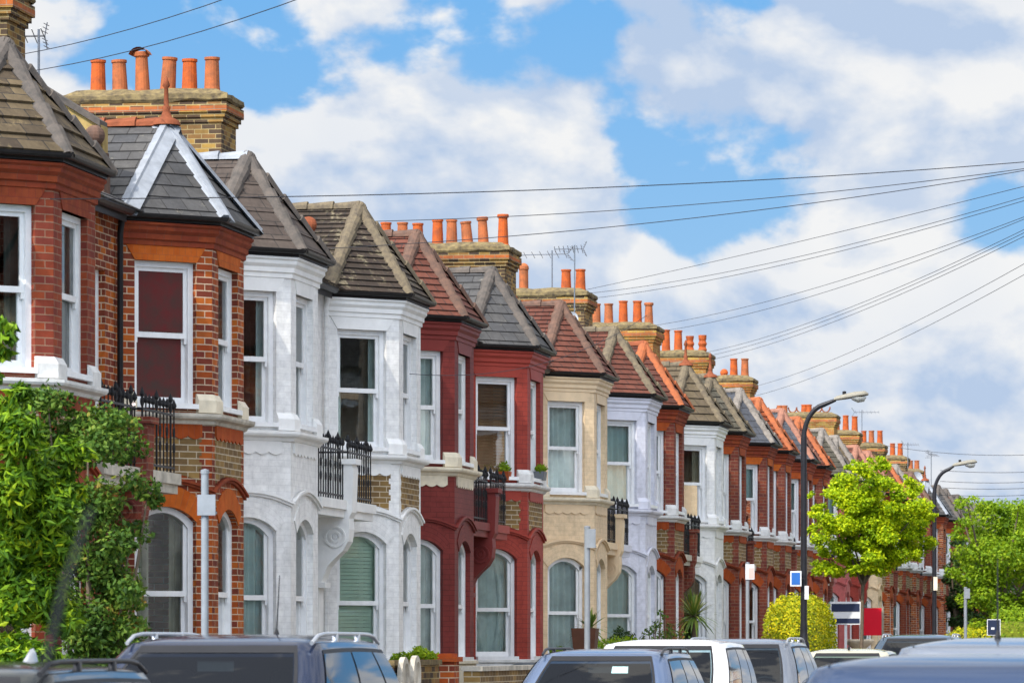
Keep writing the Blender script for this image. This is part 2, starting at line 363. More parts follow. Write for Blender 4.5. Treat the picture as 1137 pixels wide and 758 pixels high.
def bay_wall(mb):
    for i in range(3):
        L=FACES[i][3]; w=OW[i]; a=(L-w)/2; b=L-a
        for z0,z1 in ((0,ZG0),(ZG0,ZF0),(ZF0,ZF1),(ZF1,6.45)):
            if z0 in (ZG0,ZF0):
                fext(mb,i,rect(0,a,z0,z1 if z0==ZF0 else ZGS),-.22,0); fext(mb,i,rect(b,L,z0,z1 if z0==ZF0 else ZGS),-.22,0)
            else: fext(mb,i,rect(0,L,z0,z1),-.22,0)
        ar=arc(a,b,ZGS,ZGC-ZGS)
        # band between ground window head and first floor sill
        fext(mb,i,[(0,ZGS)]+[(a,ZGS)]+ar[1:-1]+[(b,ZGS),(L,ZGS),(L,ZF0),(0,ZF0)],-.22,0)
def ring_uv(i,pts_in,pts_out):
    pass
def arch_ring(mb,i,n1=.014):
    L=FACES[i][3]; w=OW[i]; a=(L-w)/2; b=L-a
    inn=arc(a,b,ZGS,ZGC-ZGS,12); oa=max(0.0,a-.14); ob=L-oa
    out=arc(oa,ob,ZGS+.14,ZGC+.24-ZGS-.14,12); out[0]=(oa,out[0][1]); out[-1]=(ob,out[-1][1])
    al=0
    for j in range(12):
        seg=math.hypot(inn[j+1][0]-inn[j][0],inn[j+1][1]-inn[j][1])*1.15
        q=[inn[j],inn[j+1],out[j+1],out[j]]
        mb.poly([fp(i,t,n1,z) for t,z in q],[(al,0.02),(al+seg,0.02),(al+seg,.28),(al,.28)]); al+=seg
        mb.poly([fp(i,inn[j][0],-.1,inn[j][1]),fp(i,inn[j+1][0],-.1,inn[j+1][1]),fp(i,inn[j+1][0],n1,inn[j+1][1]),fp(i,inn[j][0],n1,inn[j][1])])
        mb.poly([fp(i,out[j+1][0],0,out[j+1][1]),fp(i,out[j][0],0,out[j][1]),fp(i,out[j][0],n1,out[j][1]),fp(i,out[j+1][0],n1,out[j+1][1])])
    for q,p in ((0,1),(-1,-1)):
        mb.poly([fp(i,inn[q][0],0,inn[q][1]),fp(i,out[q][0],0,out[q][1]),fp(i,out[q][0],n1,out[q][1]),fp(i,inn[q][0],n1,inn[q][1])])
def lintel(mb,i):
    L=FACES[i][3]; w=OW[i]; a=(L-w)/2; b=L-a; e=min(a-.02,.12)
    fext(mb,i,[(a,ZF1),(b,ZF1),(b+e,6.10),(a-e,6.10)],-.1,.012)
def hood(mb):
    for i in range(3):
        L=FACES[i][3]
        rr=.17 if i==1 else .13
        lo=arc(0,L,3.34,rr,12); hi=arc(0,L,3.40,rr,12)
        for n0,n1,dz in ((0,.032,0),(0,.058,.03)):
            l=[(t,z+dz) for t,z in lo]; h=hi
            for j in range(12):
                q=[l[j],l[j+1],h[j+1],h[j]]
                mb.poly([fp(i,t,n1,z) for t,z in q])
                mb.poly([fp(i,l[j][0],0,l[j][1]),fp(i,l[j+1][0],0,l[j+1][1]),fp(i,l[j+1][0],n1,l[j+1][1]),fp(i,l[j][0],n1,l[j][1])])
                mb.poly([fp(i,h[j+1][0],0,h[j+1][1]),fp(i,h[j][0],0,h[j][1]),fp(i,h[j][0],n1,h[j][1]),fp(i,h[j+1][0],n1,h[j+1][1])])
def panel(mb,i):
    L=FACES[i][3]; a=.17 if i!=1 else .16
    lo=arc(0,L,3.43,.15,12); lo=[p for p in lo if a<p[0]<L-a]
    def zi(t):
        aa=arc(0,L,3.43,.15,40)
        return min(aa,key=lambda p:abs(p[0]-t))[1]
    top=[]
    rnd=random.Random(3+i)
    # toothed sides
    z=zi(a); 
    left=[];right=[]
    zz=3.56
    k=0
    while zz<3.96:
        off=.03 if k%2 else 0
        left+= [(a-off,zz),(a-off,zz+.075)]; right+=[(L-a+off,zz),(L-a+off,zz+.075)]
        zz+=.075;k+=1
    pts=[(a,zi(a))]+lo+[(L-a,zi(a))]+right+list(reversed(left))
    fext(mb,i,pts,0,.006)
def apron(mb,i):
    L=FACES[i][3]; a=.14; n=5 if i!=1 else 7
    pts=[(a,4.16),(a,4.0)]
    w=(L-2*a)/n
    for j in range(n):
        for q in range(1,6):
            pts.append((a+w*(j+q/5.0),4.0-.035*math.sin(PI*q/5.0)))
    pts.append((L-a,4.16))
    fext(mb,i,pts,0,.022)
def sill_band(mb):
    path=[Vector((-BD-.02,-CH-.03))]+PL[1:3]+[Vector((-BD-.02,CH+.03))]
    path=PL[:]
    sweep(mb,path,[(-.05,4.12),(0,4.12),(.035,4.135),(.05,4.17),(.11,4.19),(.125,4.215),(.125,4.245),(-.05,4.262)])
def cornice(mb):
    sweep(mb,PL,[(-.05,6.09),(0,6.09),(.025,6.10),(.025,6.15),(.05,6.165),(.05,6.22),(.085,6.26),(.085,6.30),(.11,6.32),(.11,6.345),(-.05,6.355)])
def dentils(mb):
    for i in range(3):
        L=FACES[i][3]; n=int(L/.15)
        for j in range(n):
            t=(j+.5)*L/n
            fext(mb,i,rect(t-.035,t+.035,6.135,6.185),.03,.085)
def pier_bases(mb,k):
    pr=[(-.01,4.24),(.055,4.262),(.055,4.40),(.012,4.47),(-.01,4.47)]
    A=[(0,0)]
    def pt(i,t): f=FACES[i]; return f[0]+f[1]*t
    a0=(FACES[0][3]-OW[0])/2; a1=(FACES[1][3]-OW[1])/2
    if k==0: path=[pt(0,.0),pt(0,a0-.0)]
    if k==1: path=[pt(0,FACES[0][3]-a0),PL[1],pt(1,a1)]
    if k==2: path=[pt(1,FACES[1][3]-a1),PL[2],pt(2,a0)]
    if k==3: path=[pt(2,FACES[2][3]-a0),pt(2,FACES[2][3])]
    sweep(mb,path,pr)
def plinth(mb):
    sweep(mb,PL,[(-.02,0),(.05,0),(.05,1.36),(.03,1.40),(.07,1.41),(.07,1.45),(-.02,1.46)])
def gutter(mb):
    g=[]
    for q in range(7):
        a=PI+PI*q/6; g.append((.165+.052*math.cos(a),6.435+.052*math.sin(a)))
    prof=g+[(.205,6.435)]+[(.165+.04*math.cos(PI+PI*q/6),6.435+.04*math.sin(PI+PI*q/6)) for q in range(6,-1,-1)]
    p=[PL[0]+Vector((0,-.0)),PL[1],PL[2],PL[3]]
    # start square to the wall
    path=[Vector((-BD-.45,-CH+.08)),Vector((-BD+.02,-CH+.08-0.0)),PL[1]+Vector((0,0)),PL[2],Vector((-BD+.02,CH-.08)),Vector((-BD-.45,CH-.08))]
    sweep(mb,path,prof)
    sweep(mb,path,[(0,6.357),(.11,6.357),(.11,6.46),(0,6.46)])   # fascia board
# window: local x along the face, local y inward, z up
def window_frame(w,z0,zs,zc,two=True,sill=True,mid=.5):
    def fn(mb):
        fw=.065
        # jambs
        mb.box(-w/2,-w/2+fw,.07,.20,z0,zs+.02); mb.box(w/2-fw,w/2,.07,.20,z0,zs+.02)
        mb.box(-w/2+fw,w/2-fw,.07,.20,z0,z0+.05)
        if zc>zs+.01:
            o=arc(-w/2,w/2,zs,zc-zs,10); n_=[(t*(1-2*fw/w),z-fw) for t,z in o]
            pts=n_+list(reversed(o))
            for y0 in (.07,):
                for j in range(10):
                    q=[n_[j],n_[j+1],o[j+1],o[j]]
                    mb.poly([(t,.07,z) for t,z in q])
                    mb.poly([(n_[j][0],.2,n_[j][1]),(n_[j+1][0],.2,n_[j+1][1]),(n_[j+1][0],.07,n_[j+1][1]),(n_[j][0],.07,n_[j][1])])
        else: mb.box(-w/2+fw,w/2-fw,.07,.20,zs-fw,zs)
        zm=z0+(zs-z0)*mid; e=w/2-fw; sf=.045
        top=(zc-fw+.0 if zc>zs+.01 else zs-fw)
        # upper sash (outer) stiles, meeting rail
        mb.box(-e,-e+sf,.10,.135,zm,zs+ (0 if zc>zs+.01 else -fw)); mb.box(e-sf,e,.10,.135,zm,zs+(0 if zc>zs+.01 else -fw))
        mb.box(-e,e,.095,.138,zm-.03,zm+.03)
        if zc<=zs+.01: mb.box(-e+sf,e-sf,.10,.135,zs-fw-sf,zs-fw)
        # lower sash (inner)
        mb.box(-e,-e+sf,.14,.175,z0+.05,zm); mb.box(e-sf,e,.14,.175,z0+.05,zm); mb.box(-e+sf,e-sf,.14,.175,z0+.05,z0+.13)
        # sash horns
        mb.box(-e,-e+.03,.10,.13,zm-.09,zm-.03); mb.box(e-.03,e,.10,.13,zm-.09,zm-.03)
        if sill: mb.box(-w/2,w/2,-.06,.075,z0,z0+.055)
    return fn
def pane_fn(w,z0,zs,zc):
    def fn(mb):
        zm=(z0+zs)/2; e=w/2-.07
        mb.poly([(-e,.118,zm),(e,.118,zm),(e,.118,zc-.05),(-e,.118,zc-.05)])
        mb.poly([(-e,.158,z0+.06),(e,.158,z0+.06),(e,.158,zm),(-e,.158,zm)])
    return fn
def curtain_fn(kind,w,z0,z1):
    def fn(mb):
        e=w/2+.02
        def wavy(x0,x1,a=.028,k=8,y=.235):
            nn=max(6,int((x1-x0)*60)); top=[];bot=[]
            for j in range(nn+1):
                x=x0+(x1-x0)*j/nn; yy=y+a*math.sin(x*2*PI*k)+a*.6*math.sin(x*2*PI*k*.37+1)
                top.append((x,yy,z1)); bot.append((x,yy*1.0+.01*math.sin(x*31),z0))
            mb.grid([bot,top])
        if kind=='net': wavy(-e,e)
        elif kind=='split': wavy(-e,-e*.25,.03,11); wavy(e*.45,e,.03,11)
        elif kind=='side': wavy(-e,-e*.45,.03,11); wavy(e*.6,e,.03,11)
        elif kind=='draped':
            wavy(-e,e,.01,7,.27)
            rows=[]
            for r in range(9):
                z=z0+(z1-z0)*r/8.0; x1=e*(-.05-.75*math.sin(PI*(1-r/8.0))**.8*(.6))
                rows.append([( -e+(x1+e)*j/14.0,.225+.02*math.sin(j*1.9),z) for j in range(15)])
            mb.grid(rows)
            rows=[[(-(x),y+.01,z) for x,y,z in reversed(r)] for r in rows]; mb.grid(rows)
        elif kind=='slats':
            z=z0+.05
            while z<z1:
                mb.poly([(-e,.20,z),(e,.20,z),(e,.215,z+.048),(-e,.215,z+.048)]); z+=.05
        elif kind=='board':
            zm=(z0+z1)/2; f=w/2-.112; mb.box(-f,f,.104,.116,zm+.03,z1-.11); mb.box(-f,f,.142,.156,z0+.11,zm-.03)
    return fn
WMAT={'net':'curtain_net','teal':'curtain_teal','slats':'curtain_green','brown':'blind_brown','split':'curtain_warm','dark':'curtain_dark','draped':'curtain_net','board':'board','side':'curtain_net'}
def add_window(parent,loc,rz,w,z0,zs,zc,kind,frame='wood_white'):
    key=(w,z0,zs,zc)
    wo=link('window',cached(('wf',)+key,window_frame(w,z0,zs,zc),'window',[M[frame]]),parent,loc,rz)
    link('pane',cached(('pn',)+key,pane_fn(w,z0,zs,zc),'pane',[M['glass']]),wo)
    shape={'teal':'net','brown':'slats','dark':'split'}.get(kind,kind)
    nm={'slats':'blind','brown':'blind','board':'board'}.get(kind,'curtain')
    link(nm,cached(('ct',shape)+key,curtain_fn(shape,w,z0+.02,zc),nm,[M[WMAT[kind]]]),wo)
    return wo
def clip(poly,axis,val,keep_ge):
    out=[]
    for j in range(len(poly)):
        p,q=poly[j],poly[(j+1)%len(poly)]
        a=p[axis]-val; b=q[axis]-val
        if not keep_ge: a=-a;b=-b
        if a>=0: out.append(p)
        if (a>0 and b<0) or (a<0 and b>0):
            f=a/(a-b); out.append((p[0]+(q[0]-p[0])*f,p[1]+(q[1]-p[1])*f))
    return out
def roof_plane(mb,pts,course=.2,lift=.014):
    """planar polygon -> overlapping courses of tiles"""
    P=[Vector(p) for p in pts]; n=(P[1]-P[0]).cross(P[2]-P[0]).normalized()
    if n.z<0: n=-n
    t=Vector((0,0,1)).cross(n).normalized(); b=n.cross(t); o=P[0]; on=o.dot(n)
    q=[(p.dot(t),p.dot(b)) for p in P]
    v0=min(a[1] for a in q); v1=max(a[1] for a in q)
    k=math.floor(v0/course)
    while k*course<v1:
        a,c=max(v0,k*course),min(v1,(k+1)*course)
        pc=clip(clip(q,1,a,True),1,c,False)
        if len(pc)>=3:
            def W(u,v):
                f=1-(v-k*course)/course
                return t*u+b*v+n*(on+lift*f*1.0+.002)
            vs=[W(u,v) for u,v in pc]
            # orient up
            nn=(vs[1]-vs[0]).cross(vs[2]-vs[0])
            uv=[(u,v+1e-4) for u,v in pc]
            if nn.dot(n)<0: vs.reverse(); uv.reverse()
            mb.poly(vs,uv)
            bot=[p for p in pc if abs(p[1]-a)<1e-5]
            if len(bot)==2:
                (u0,_),(u1,_)=bot
                if u0>u1:u0,u1=u1,u0
                A_=t*u0+b*a+n*(on-.01); B_=t*u1+b*a+n*(on-.01)
                mb.poly([A_,B_,W(u1,a),W(u0,a)],[(u0,a+.001),(u1,a+.001),(u1,a+.012),(u0,a+.012)])
        k+=1
def hip_run(mb,p0,p1,r=.092,step=.34,lead=False):
    p0=Vector(p0);p1=Vector(p1); d=p1-p0; L=d.length; d/=L
    s=d.cross(Vector((0,0,1))).normalized(); u=s.cross(d).normalized()
    if lead:
        w=.17; 
        rows=[]
        for a,h in ((-w,-.055),(-.05,.02),(-.035,.05),(.035,.05),(.05,.02),(w,-.055)):
            rows.append([p0+s*a+u*h,p1+s*a+u*h])
        mb.grid(rows); mb.poly([r_[0] for r_ in rows]); mb.poly([r_[1] for r_ in rows]); return
    k=max(1,int(L/step)); st=L/k; p0=p0+d*0
    for j in range(k):
        a=p0+d*(j*st-.02); b=p0+d*((j+1)*st+.02)
        rows=[]
        for q in range(7):
            th=PI*q/6
            rows.append([a+s*math.cos(th)*r*1.24+u*(math.sin(th)*r*1.24-.03),b+s*math.cos(th)*r*.88+u*(math.sin(th)*r*.88-.03)])
        mb.grid(rows)
        mb.poly([r_[0] for r_ in rows])
ZE=6.43; APX=(-.72,0,7.72)
EO=.16
def eave_pts():
    o=[]
    m1=Vector((math.cos(-PI/8),math.sin(-PI/8)))  # at C1 normal mean of (-45deg) and 0
    k=EO/math.cos(PI/8)
    o.append(Vector((-BD+.08,-CH-.20)))
    o.append(PL[1]+m1*k); o.append(PL[2]+Vector((m1.x,-m1.y))*k); o.append(Vector((-BD+.08,CH+.20)))
    return o
EP=eave_pts()
def bay_roof(zap,course,lift):
    def fn(mb):
        e=[(p.x,p.y,ZE) for p in EP]; A=(APX[0],0,zap); Rr=(-4.0,0,zap)
        roof_plane(mb,[e[0],e[1],A],course,lift); roof_plane(mb,[e[1],e[2],A],course,lift); roof_plane(mb,[e[2],e[3],A],course,lift)
        S0=(-4.0,e[0][1],ZE); S1=(-4.0,e[3][1],ZE)
        roof_plane(mb,[S0,e[0],A,Rr],course,lift); roof_plane(mb,[e[3],S1,Rr,A],course,lift)
        mb.poly([e[0],e[3],e[2],e[1]])
    return fn
def hips(zap,lead):
    def fn(mb):
        A=Vector((APX[0],0,zap))
        for p in EP: hip_run(mb,A,(p.x,p.y,ZE),lead=lead)
    return fn
def ridge(zap,x1=-4.0,x0=None):
    def fn(mb): hip_run(mb,(APX[0],0,zap),(x1,0,zap))
    return fn
def pot_prof(kind,h=.5):
    if kind in('tall','cowl'): return [(.0,0),(.125,0),(.13,.04),(.12,.06),(.098,h-.10),(.098,h-.08),(.125,h-.07),(.13,h-.02),(.118,h),(.09,h),(.085,h-.2),(0,h-.2)]
    if kind=='plain': return [(.0,0),(.134,0),(.132,.05),(.124,.2*h),(.108,h-.045),(.124,h-.04),(.124,h),(.1,h),(.095,h-.2),(0,h-.2)]
    if kind=='roll': return [(.0,0),(.12,0)]+[(.115+.018*math.sin(j*PI/2),.04+j*.045) for j in range(int((h-.1)/.045))]+[(.12,h-.04),(.12,h),(.09,h),(.085,h-.15),(0,h-.15)]
    if kind=='dome': return [(.0,0),(.125,0),(.125,.06),(.115,.07),(.11,h-.12),(.13,h-.11),(.12,h-.04),(.085,h+.01),(.03,h+.04),(0,h+.04)]
def pot_fn(kind,h):
    def fn(mb):
        mb.lathe((0,0,0),pot_prof(kind,h),16)
        if kind=='cowl':
            for rr in (.17,.155): mb.grid([[(-.02+rr*math.cos(a*PI/9),y,h-.10+rr*1.0*math.sin(a*PI/9)) for a in range(1,9)] for y in (-.14,.14)])
    return fn
def railing(y0,y1,x,x_back,seed=0):
    """ironwork along y at x, with returns to the wall"""
    def fn(mb):
        z0,z1=3.55,4.22
        def bar(ax,ay,za,zb,r=.009): mb.tube([(ax,ay,za),(ax,ay,zb)],r,5)
        for zz in (z0+.06,z1-.03): mb.box(x-.012,x+.012,y0,y1,zz-.012,zz+.012)
        n=max(3,int((y1-y0)/.15))
        for j in range(n+1):
            y=y0+(y1-y0)*j/n; big=(j%4==0)
            bar(x,y,z0,z1+(.10 if big else .04),.009 if not big else .013)
            top=z1+(.10 if big else .04)
            mb.lathe((x,y,top),[(.0,0),(.018,.0),(.032,.03),(.022,.06),(.0,.11)],6)
            if big:
                for sg in (-1,1):
                    pts=[(x,y+sg*(.02+.045*math.sin(q*PI/5)),z1+.0+.10*q/5) for q in range(6)]
                    mb.tube(pts,.009,4)
            elif j%2==1:
                # scroll pair between bars
                for zc in (z0+.28,z0+.45):
                    mb.tube([(x,y+.04*math.cos(q*PI/4),zc+.06*math.sin(q*PI/4)) for q in range(9)],.008,4,False)
        for yy in (y0,):
            for zz in (z0+.06,z1-.03): mb.box(x_back,x,yy-.012,yy+.012,zz-.012,zz+.012)
            for j in range(1,6): bar(x_back+(x-x_back)*j/6.0,yy,z0,z1+.03)
    return fn
HOUSE_X=11.68
HN=0
def house(s,y0,y1,P,idx,flip=False):
    """s bay centre along street, y0..y1 local extent along the street"""
    Wm=M[P['wall']]; T=M[P['trim']]; base=(-HOUSE_X,s,0)
    h=thing('terraced_house',P['label'],'house',base,0,P.get('group','bay-fronted houses in the terrace'))
    def cp(name,key,fn,mat,par=h,smooth=False,loc=None,rz=0):
        o=link(name,cached(key,fn,name,[mat],smooth),par,loc,rz)
        return o
    # walls: bay + flat front + back + party walls in one part
    dside=P['door']   # 'far','near',None
    gap0,gap1=(CH,y1) if dside=='far' else (y0,-CH)
    dw=.92
    dc=(gap0+gap1)/2 if (gap1-gap0)>1.0 else None
    if dc is not None and dside:
        dc = gap1-.15-.55 if dside=='far' else gap0+.15+.55
    mb=MB(); bay_wall(mb)
    X=-BD
    def flat(ya,yb,za,zb): mb.box(X-.24,X,ya,yb,za,zb)
    def solid(ya,yb): flat(ya,yb,0,6.42)
    def with_open(ya,yb,c,w):
        flat(ya,c-w/2,0,6.42); flat(c+w/2,yb,0,6.42); flat(c-w/2,c+w/2,0,.45); flat(c-w/2,c+w/2,2.75,3.75); flat(c-w/2,c+w/2,5.75,6.42)
    near=(y0,-CH-.001); far=(CH+.001,y1)
    for side,(ya,yb) in (('near',near),('far',far)):
        if yb-ya<.02: continue
        if side==dside and dc: with_open(ya,yb,dc,dw)
        else: solid(ya,yb)
    # strip above / behind the bay opening stays open (room); back and party walls
    mb.box(-8.2,-8.0,y0,y1,0,6.5); mb.box(-8.0,X-.24,y0,y0+.1,0,6.42); mb.box(-8.0,X-.24,y1-.1,y1,0,6.42); mb.box(-8.0,X-.25,y0+.1,y1-.1,3.42,3.50)
    part('wall',mb,Wm,h)
    # bay dressings
    lm=M[P['lintel']]; am=M[P['arch']]
    for i in range(3):
        cp('lintel',('lin',i),lambda mb,i=i:lintel(mb,i),lm)
        cp('arch',('arch',i),lambda mb,i=i:arch_ring(mb,i),am)
        cp('apron',('apr',i),lambda mb,i=i:apron(mb,i),M[P['apron']])
        if P['panel']: cp('brick_panel',('pan',i),lambda mb,i=i:panel(mb,i),M[P['panel']])
    cp('hood_mould',('hood',),hood,M[P['hood']])
    cp('sill_band',('sb',),sill_band,M[P['sill']])
    cp('cornice',('cor',),cornice,M[P['cornice']])
    for k in range(4): cp('pier_base',('pb',k),lambda mb,k=k:pier_bases(mb,k),M[P['base']])
    cp('plinth',('pl',),plinth,M[P['base2']])
    cp('gutter',('gut',),gutter,M['black'])
    # windows
    for i in range(3):
        A,d,nn,L,_,_=FACES[i]; c=A+d*(L/2); rz=math.atan2(d.y,d.x)
        add_window(h,(c.x,c.y,0),rz,OW[i],ZF0,ZF1,ZF1,P['ff'][i])
        add_window(h,(c.x,c.y,0),rz,OW[i],ZG0,ZGS,ZGC,P['gf'][i])
    if dc:
        add_window(h,(X,dc,0),PI/2,dw,3.75,5.75,5.75,'net')
        do=MB(); do.box(X-.16,X-.10,dc-dw/2+.06,dc+dw/2-.06,.47,2.4)
        for za,zb in ((.6,1.25),):
            for sg in (-1,1): do.box(X-.10,X-.085,dc+sg*.19-.13,dc+sg*.19+.13,za,zb)
        dr=part('front_door',do,M[P.get('doorc','door_blue')],h)
        g=MB()
        for sg in (-1,1): g.box(X-.10,X-.09,dc+sg*.19-.13,dc+sg*.19+.13,1.45,2.25)
        part('door_glass',g,M['carglass'],dr)
        g=MB(); g.lathe((X-.06,dc+.33,1.35),[(0,-.02),(.02,-.02),(.03,0),(.02,.02),(0,.02)],8); g.box(X-.10,X-.06,dc+.32,dc+.34,1.34,1.36); part('handle',g,M['rim'],dr)
        g=MB(); g.box(X-.2,X-.06,dc-dw/2,dc-dw/2+.06,.45,2.75); g.box(X-.2,X-.06,dc+dw/2-.06,dc+dw/2,.45,2.75); g.box(X-.2,X-.06,dc-dw/2+.06,dc+dw/2-.06,2.4,2.47); g.box(X-.2,X-.06,dc-dw/2+.06,dc+dw/2-.06,2.69,2.75)
        part('door_frame',g,M['wood_white'],h)
        g=MB(); g.box(X,X+.9,dc-.6,dc+.6,0,.2); g.box(X,X+.55,dc-.6,dc+.6,.2,.42); part('doorstep',g,M['stone_grey'],h)
        # balcony over the porch
        ya,yb=(CH+.04,y1) if dside=='far' else (y0,-CH-.04)
        g=MB(); g.box(X,X+.72,ya,yb,3.43,3.55); g.box(X,X+.68,ya,yb,3.33,3.43)
        bl=part('balcony',g,M[P['balc']],h)
        if dside=='far': g=MB(); railing(ya+.1,yb-.17,X+.66,X)(g)
        else: g=MB(); railing(ya+.17,yb-.1,X+.66,X)(g)
        part('railing',g,M['iron'],bl)
        if dside=='far':
            g=MB(); q=[(0,4.02),(.78,4.02),(.80,3.96),(.78,3.4),(.74,3.32),(.75,3.18),(.73,3.02),(.66,2.90),(.55,2.80),(.46,2.70),(.41,2.58),(.38,2.5),(.34,2.44),(.34,0),(0,0)]
            yy0,yy1=y1-.16,y1+.16
            g.poly([(X+a,yy0,z) for a,z in q]); g.poly([(X+a,yy1,z) for a,z in reversed(q)])
            for j in range(len(q)):
                a,b=q[j],q[(j+1)%len(q)]
                g.poly([(X+b[0],yy0,b[1]),(X+a[0],yy0,a[1]),(X+a[0],yy1,a[1]),(X+b[0],yy1,b[1])])
            g.box(X,X+.84,yy0-.03,yy1+.03,4.02,4.09); g.box(X,X+.43,yy0-.02,yy1+.02,2.42,2.49)
            for ro,ri in ((.14,.115),(.075,.05),(.025,.0)):
                rws=[[(X+.56+r_*math.cos(a_*PI/10),yv,3.08+r_*math.sin(a_*PI/10)) for a_ in range(20)] for r_,yv in ((ro,yy0),(ro,yy0-.022),(ri,yy0-.022),(ri,yy0))]
                g.grid(rws,True)
            part('console_pier',g,M[P['pier']],h)
        # downpipe beside the bay
        yd=(CH+.16) if dside=='far' else (-CH-.16)
        g=MB(); g.tube([(X+.10,yd,6.45),(X+.06,yd,6.2),(X+.06,yd,0.1)],.035,8); part('downpipe',g,M[P.get('pipe','black')],h,True)
    # roofs
    za=P.get('zap',7.71)
    cr=P.get('course',.2); lf=P.get('lift',.014)
    tm=M[P['roof']]
    br=cp('bay_roof',('br',za,cr,lf),bay_roof(za,cr,lf),tm)
    cp('hip_tiles',('hip',za,bool(P.get('lead'))),hips(za,P.get('lead')),M[P['hip']],br)
    cp('ridge_tiles',('rid',za),ridge(za),M[P.get('ridge',P['hip'])],br)
    mb=MB(); xe=-BD+.28; ze=6.44; xr=-4.9; zr=8.72
    roof_plane(mb,[(xe,y0,ze),(xe,y1,ze),(xr,y1,zr),(xr,y0,zr)],cr,lf)
    roof_plane(mb,[(-9.0,y1,6.3),(-9.0,y0,6.3),(xr,y0,zr),(xr,y1,zr)],cr,lf)
    mb.poly([(xe,y0,ze-.03),(xr,y0,zr-.03),(-9.0,y0,6.27)]); mb.poly([(xe,y1,ze-.03),(-9.0,y1,6.27),(xr,y1,zr-.03)])
    mr=part('main_roof',mb,tm,h)
    g=MB(); hip_run(g,(xr,y0,zr),(xr,y1,zr)); part('ridge_tiles',g,M['hip_brown'],mr)
    for ya,yb in ((y0,-CH-.35),(CH+.35,y1)):
        if yb-ya>.15:
            g=MB()
            g.box(xe-.12,xe-.10,ya,yb,6.30,6.44); g.tube([(xe-.06,ya,6.42),(xe-.06,yb,6.42)],.055,8)
            part('eaves_gutter',g,M['black'],mr)
    if P.get('finial'):
        g=MB(); fm=P['finial']
        if fm=='spike': g.lathe((APX[0],0,za-.02),[(.17,0),(.15,.05),(.07,.09),(.04,.16),(.05,.20),(.03,.23),(.024,.42),(.045,.45),(.015,.54),(0,.56)],10)
        else: g.lathe((APX[0],0,za-.02),[(.15,0),(.13,.06),(.05,.12),(.05,.22),(.02,.36),(0,.37)],10)
        part('finial',g,M['terra'],br,True)
    if P.get('ball'):
        bx,bz=P['ball']; g=MB()
        yb=(P['bally'])
        g.box(bx-.14,bx+.14,yb-.14,yb+.14,6.5,bz-.28)
        g.lathe((bx,yb,bz-.28),[(.16,0),(.16,.04),(.07,.07),(.07,.12)]+[(.115*math.sin(q*PI/10),.24-.115*math.cos(q*PI/10)) for q in range(2,11)],14)
        part('ball_finial',g,M[P.get('ballm','hip_brown')],h,False)
    return h
def chimney(parent,X,sfar,depth_,width,pots,ztop,zbase=7.3,tall=None,mat='stock_chim',potm=None):
    """brick stack parented to a house; pots list of (lateral X, kind, height, tilt, mat)"""
    px=-X+HOUSE_X; py=sfar-parent.location.y
    x1=px; x0=px-width; y1=py; y0=py-depth_
    mb=MB(); 
    H=ztop-.12
    mb.box(x0,x1,y0,y1,zbase,H-.42)
    a=H-.42
    for k,(e,hh) in enumerate(((.035,.075),(.07,.075),(.105,.15),(.06,.12))):
        mb.box(x0-e,x1+e,y0-e,y1+e,a,a+hh-(.0 if k==3 else 0)); a+=hh
    st=part('chimney_stack',mb,M[mat],parent)
    b=MB(); b.box(x0-.03,x1+.03,y0-.03,y1+.03,H-1.02,H-.945); b.box(x0-.107,x1+.107,y0-.107,y1+.107,H-.25,H-.175); part('brick_band',b,M['orange_course'],st)
    b=MB(); c=a
    rn=random.Random(int(px*50)&255)
    def rag(e,z):
        o=[]; P4=[(x0-e,y0-e),(x1+e,y0-e),(x1+e,y1+e),(x0-e,y1+e)]
        for q in range(4):
            A_,B_=P4[q],P4[(q+1)%4]
            for u in range(9): o.append((A_[0]+(B_[0]-A_[0])*u/9+rn.uniform(-.012,.012),A_[1]+(B_[1]-A_[1])*u/9+rn.uniform(-.012,.012),z+rn.uniform(-.018,.018)))
        return o
    rows=[rag(.09,c-.10),rag(.125,c-.06),rag(.11,c+.01),rag(.02,c+.045),rag(-.12,ztop)]
    _=[
          [(x0+.12,y0+.12,ztop),(x1-.12,y0+.12,ztop),(x1-.12,y1-.12,ztop),(x0+.12,y1-.12,ztop)]]
    b.grid(rows,True); b.poly(rows[-1]); part('flaunching',b,M['moss_cap'],st)
    for (pX,kind,hh,tilt,pm) in pots:
        if pm=='terra_pot' and random.random()<.25: pm='terra_dark'
        o=link('chimney_pot',cached(('pot',kind,round(hh,2)),pot_fn(kind,hh),'chimney_pot',[M[pm]],False),st,(-pX+HOUSE_X,(y0+y1)/2-.12,ztop-.06))
        o.rotation_euler=(random.uniform(-.02,.02),tilt,0)
        if kind=='tall2': pass
    return st
def X_of(px,s): return s*math.tan(YAW-math.atan((px-CX)/F))
def base(**k):
    d=dict(wall='brick_deep',trim='stone_white',lintel='rubbed',arch='rubbed',apron='rubbed',panel='stock',hood='rubbed_dark',sill='stone_white',cornice='corbel',
           base='stone_white',base2='brick_deep',balc='stone_grey',pier='brick_deep',roof='t_slate',hip='hip_grey',ff=['teal','net','net'],gf=['net','net','net'])
    d.update(k); return d
def painted(w,**k):
    q=w+'_s'; d=base(pipe=w,wall=w,lintel=q,arch=w,apron=q,panel=None,hood=q,sill=q,cornice=q,base=q,base2=q,balc=q,pier=q); d.update(k); return d
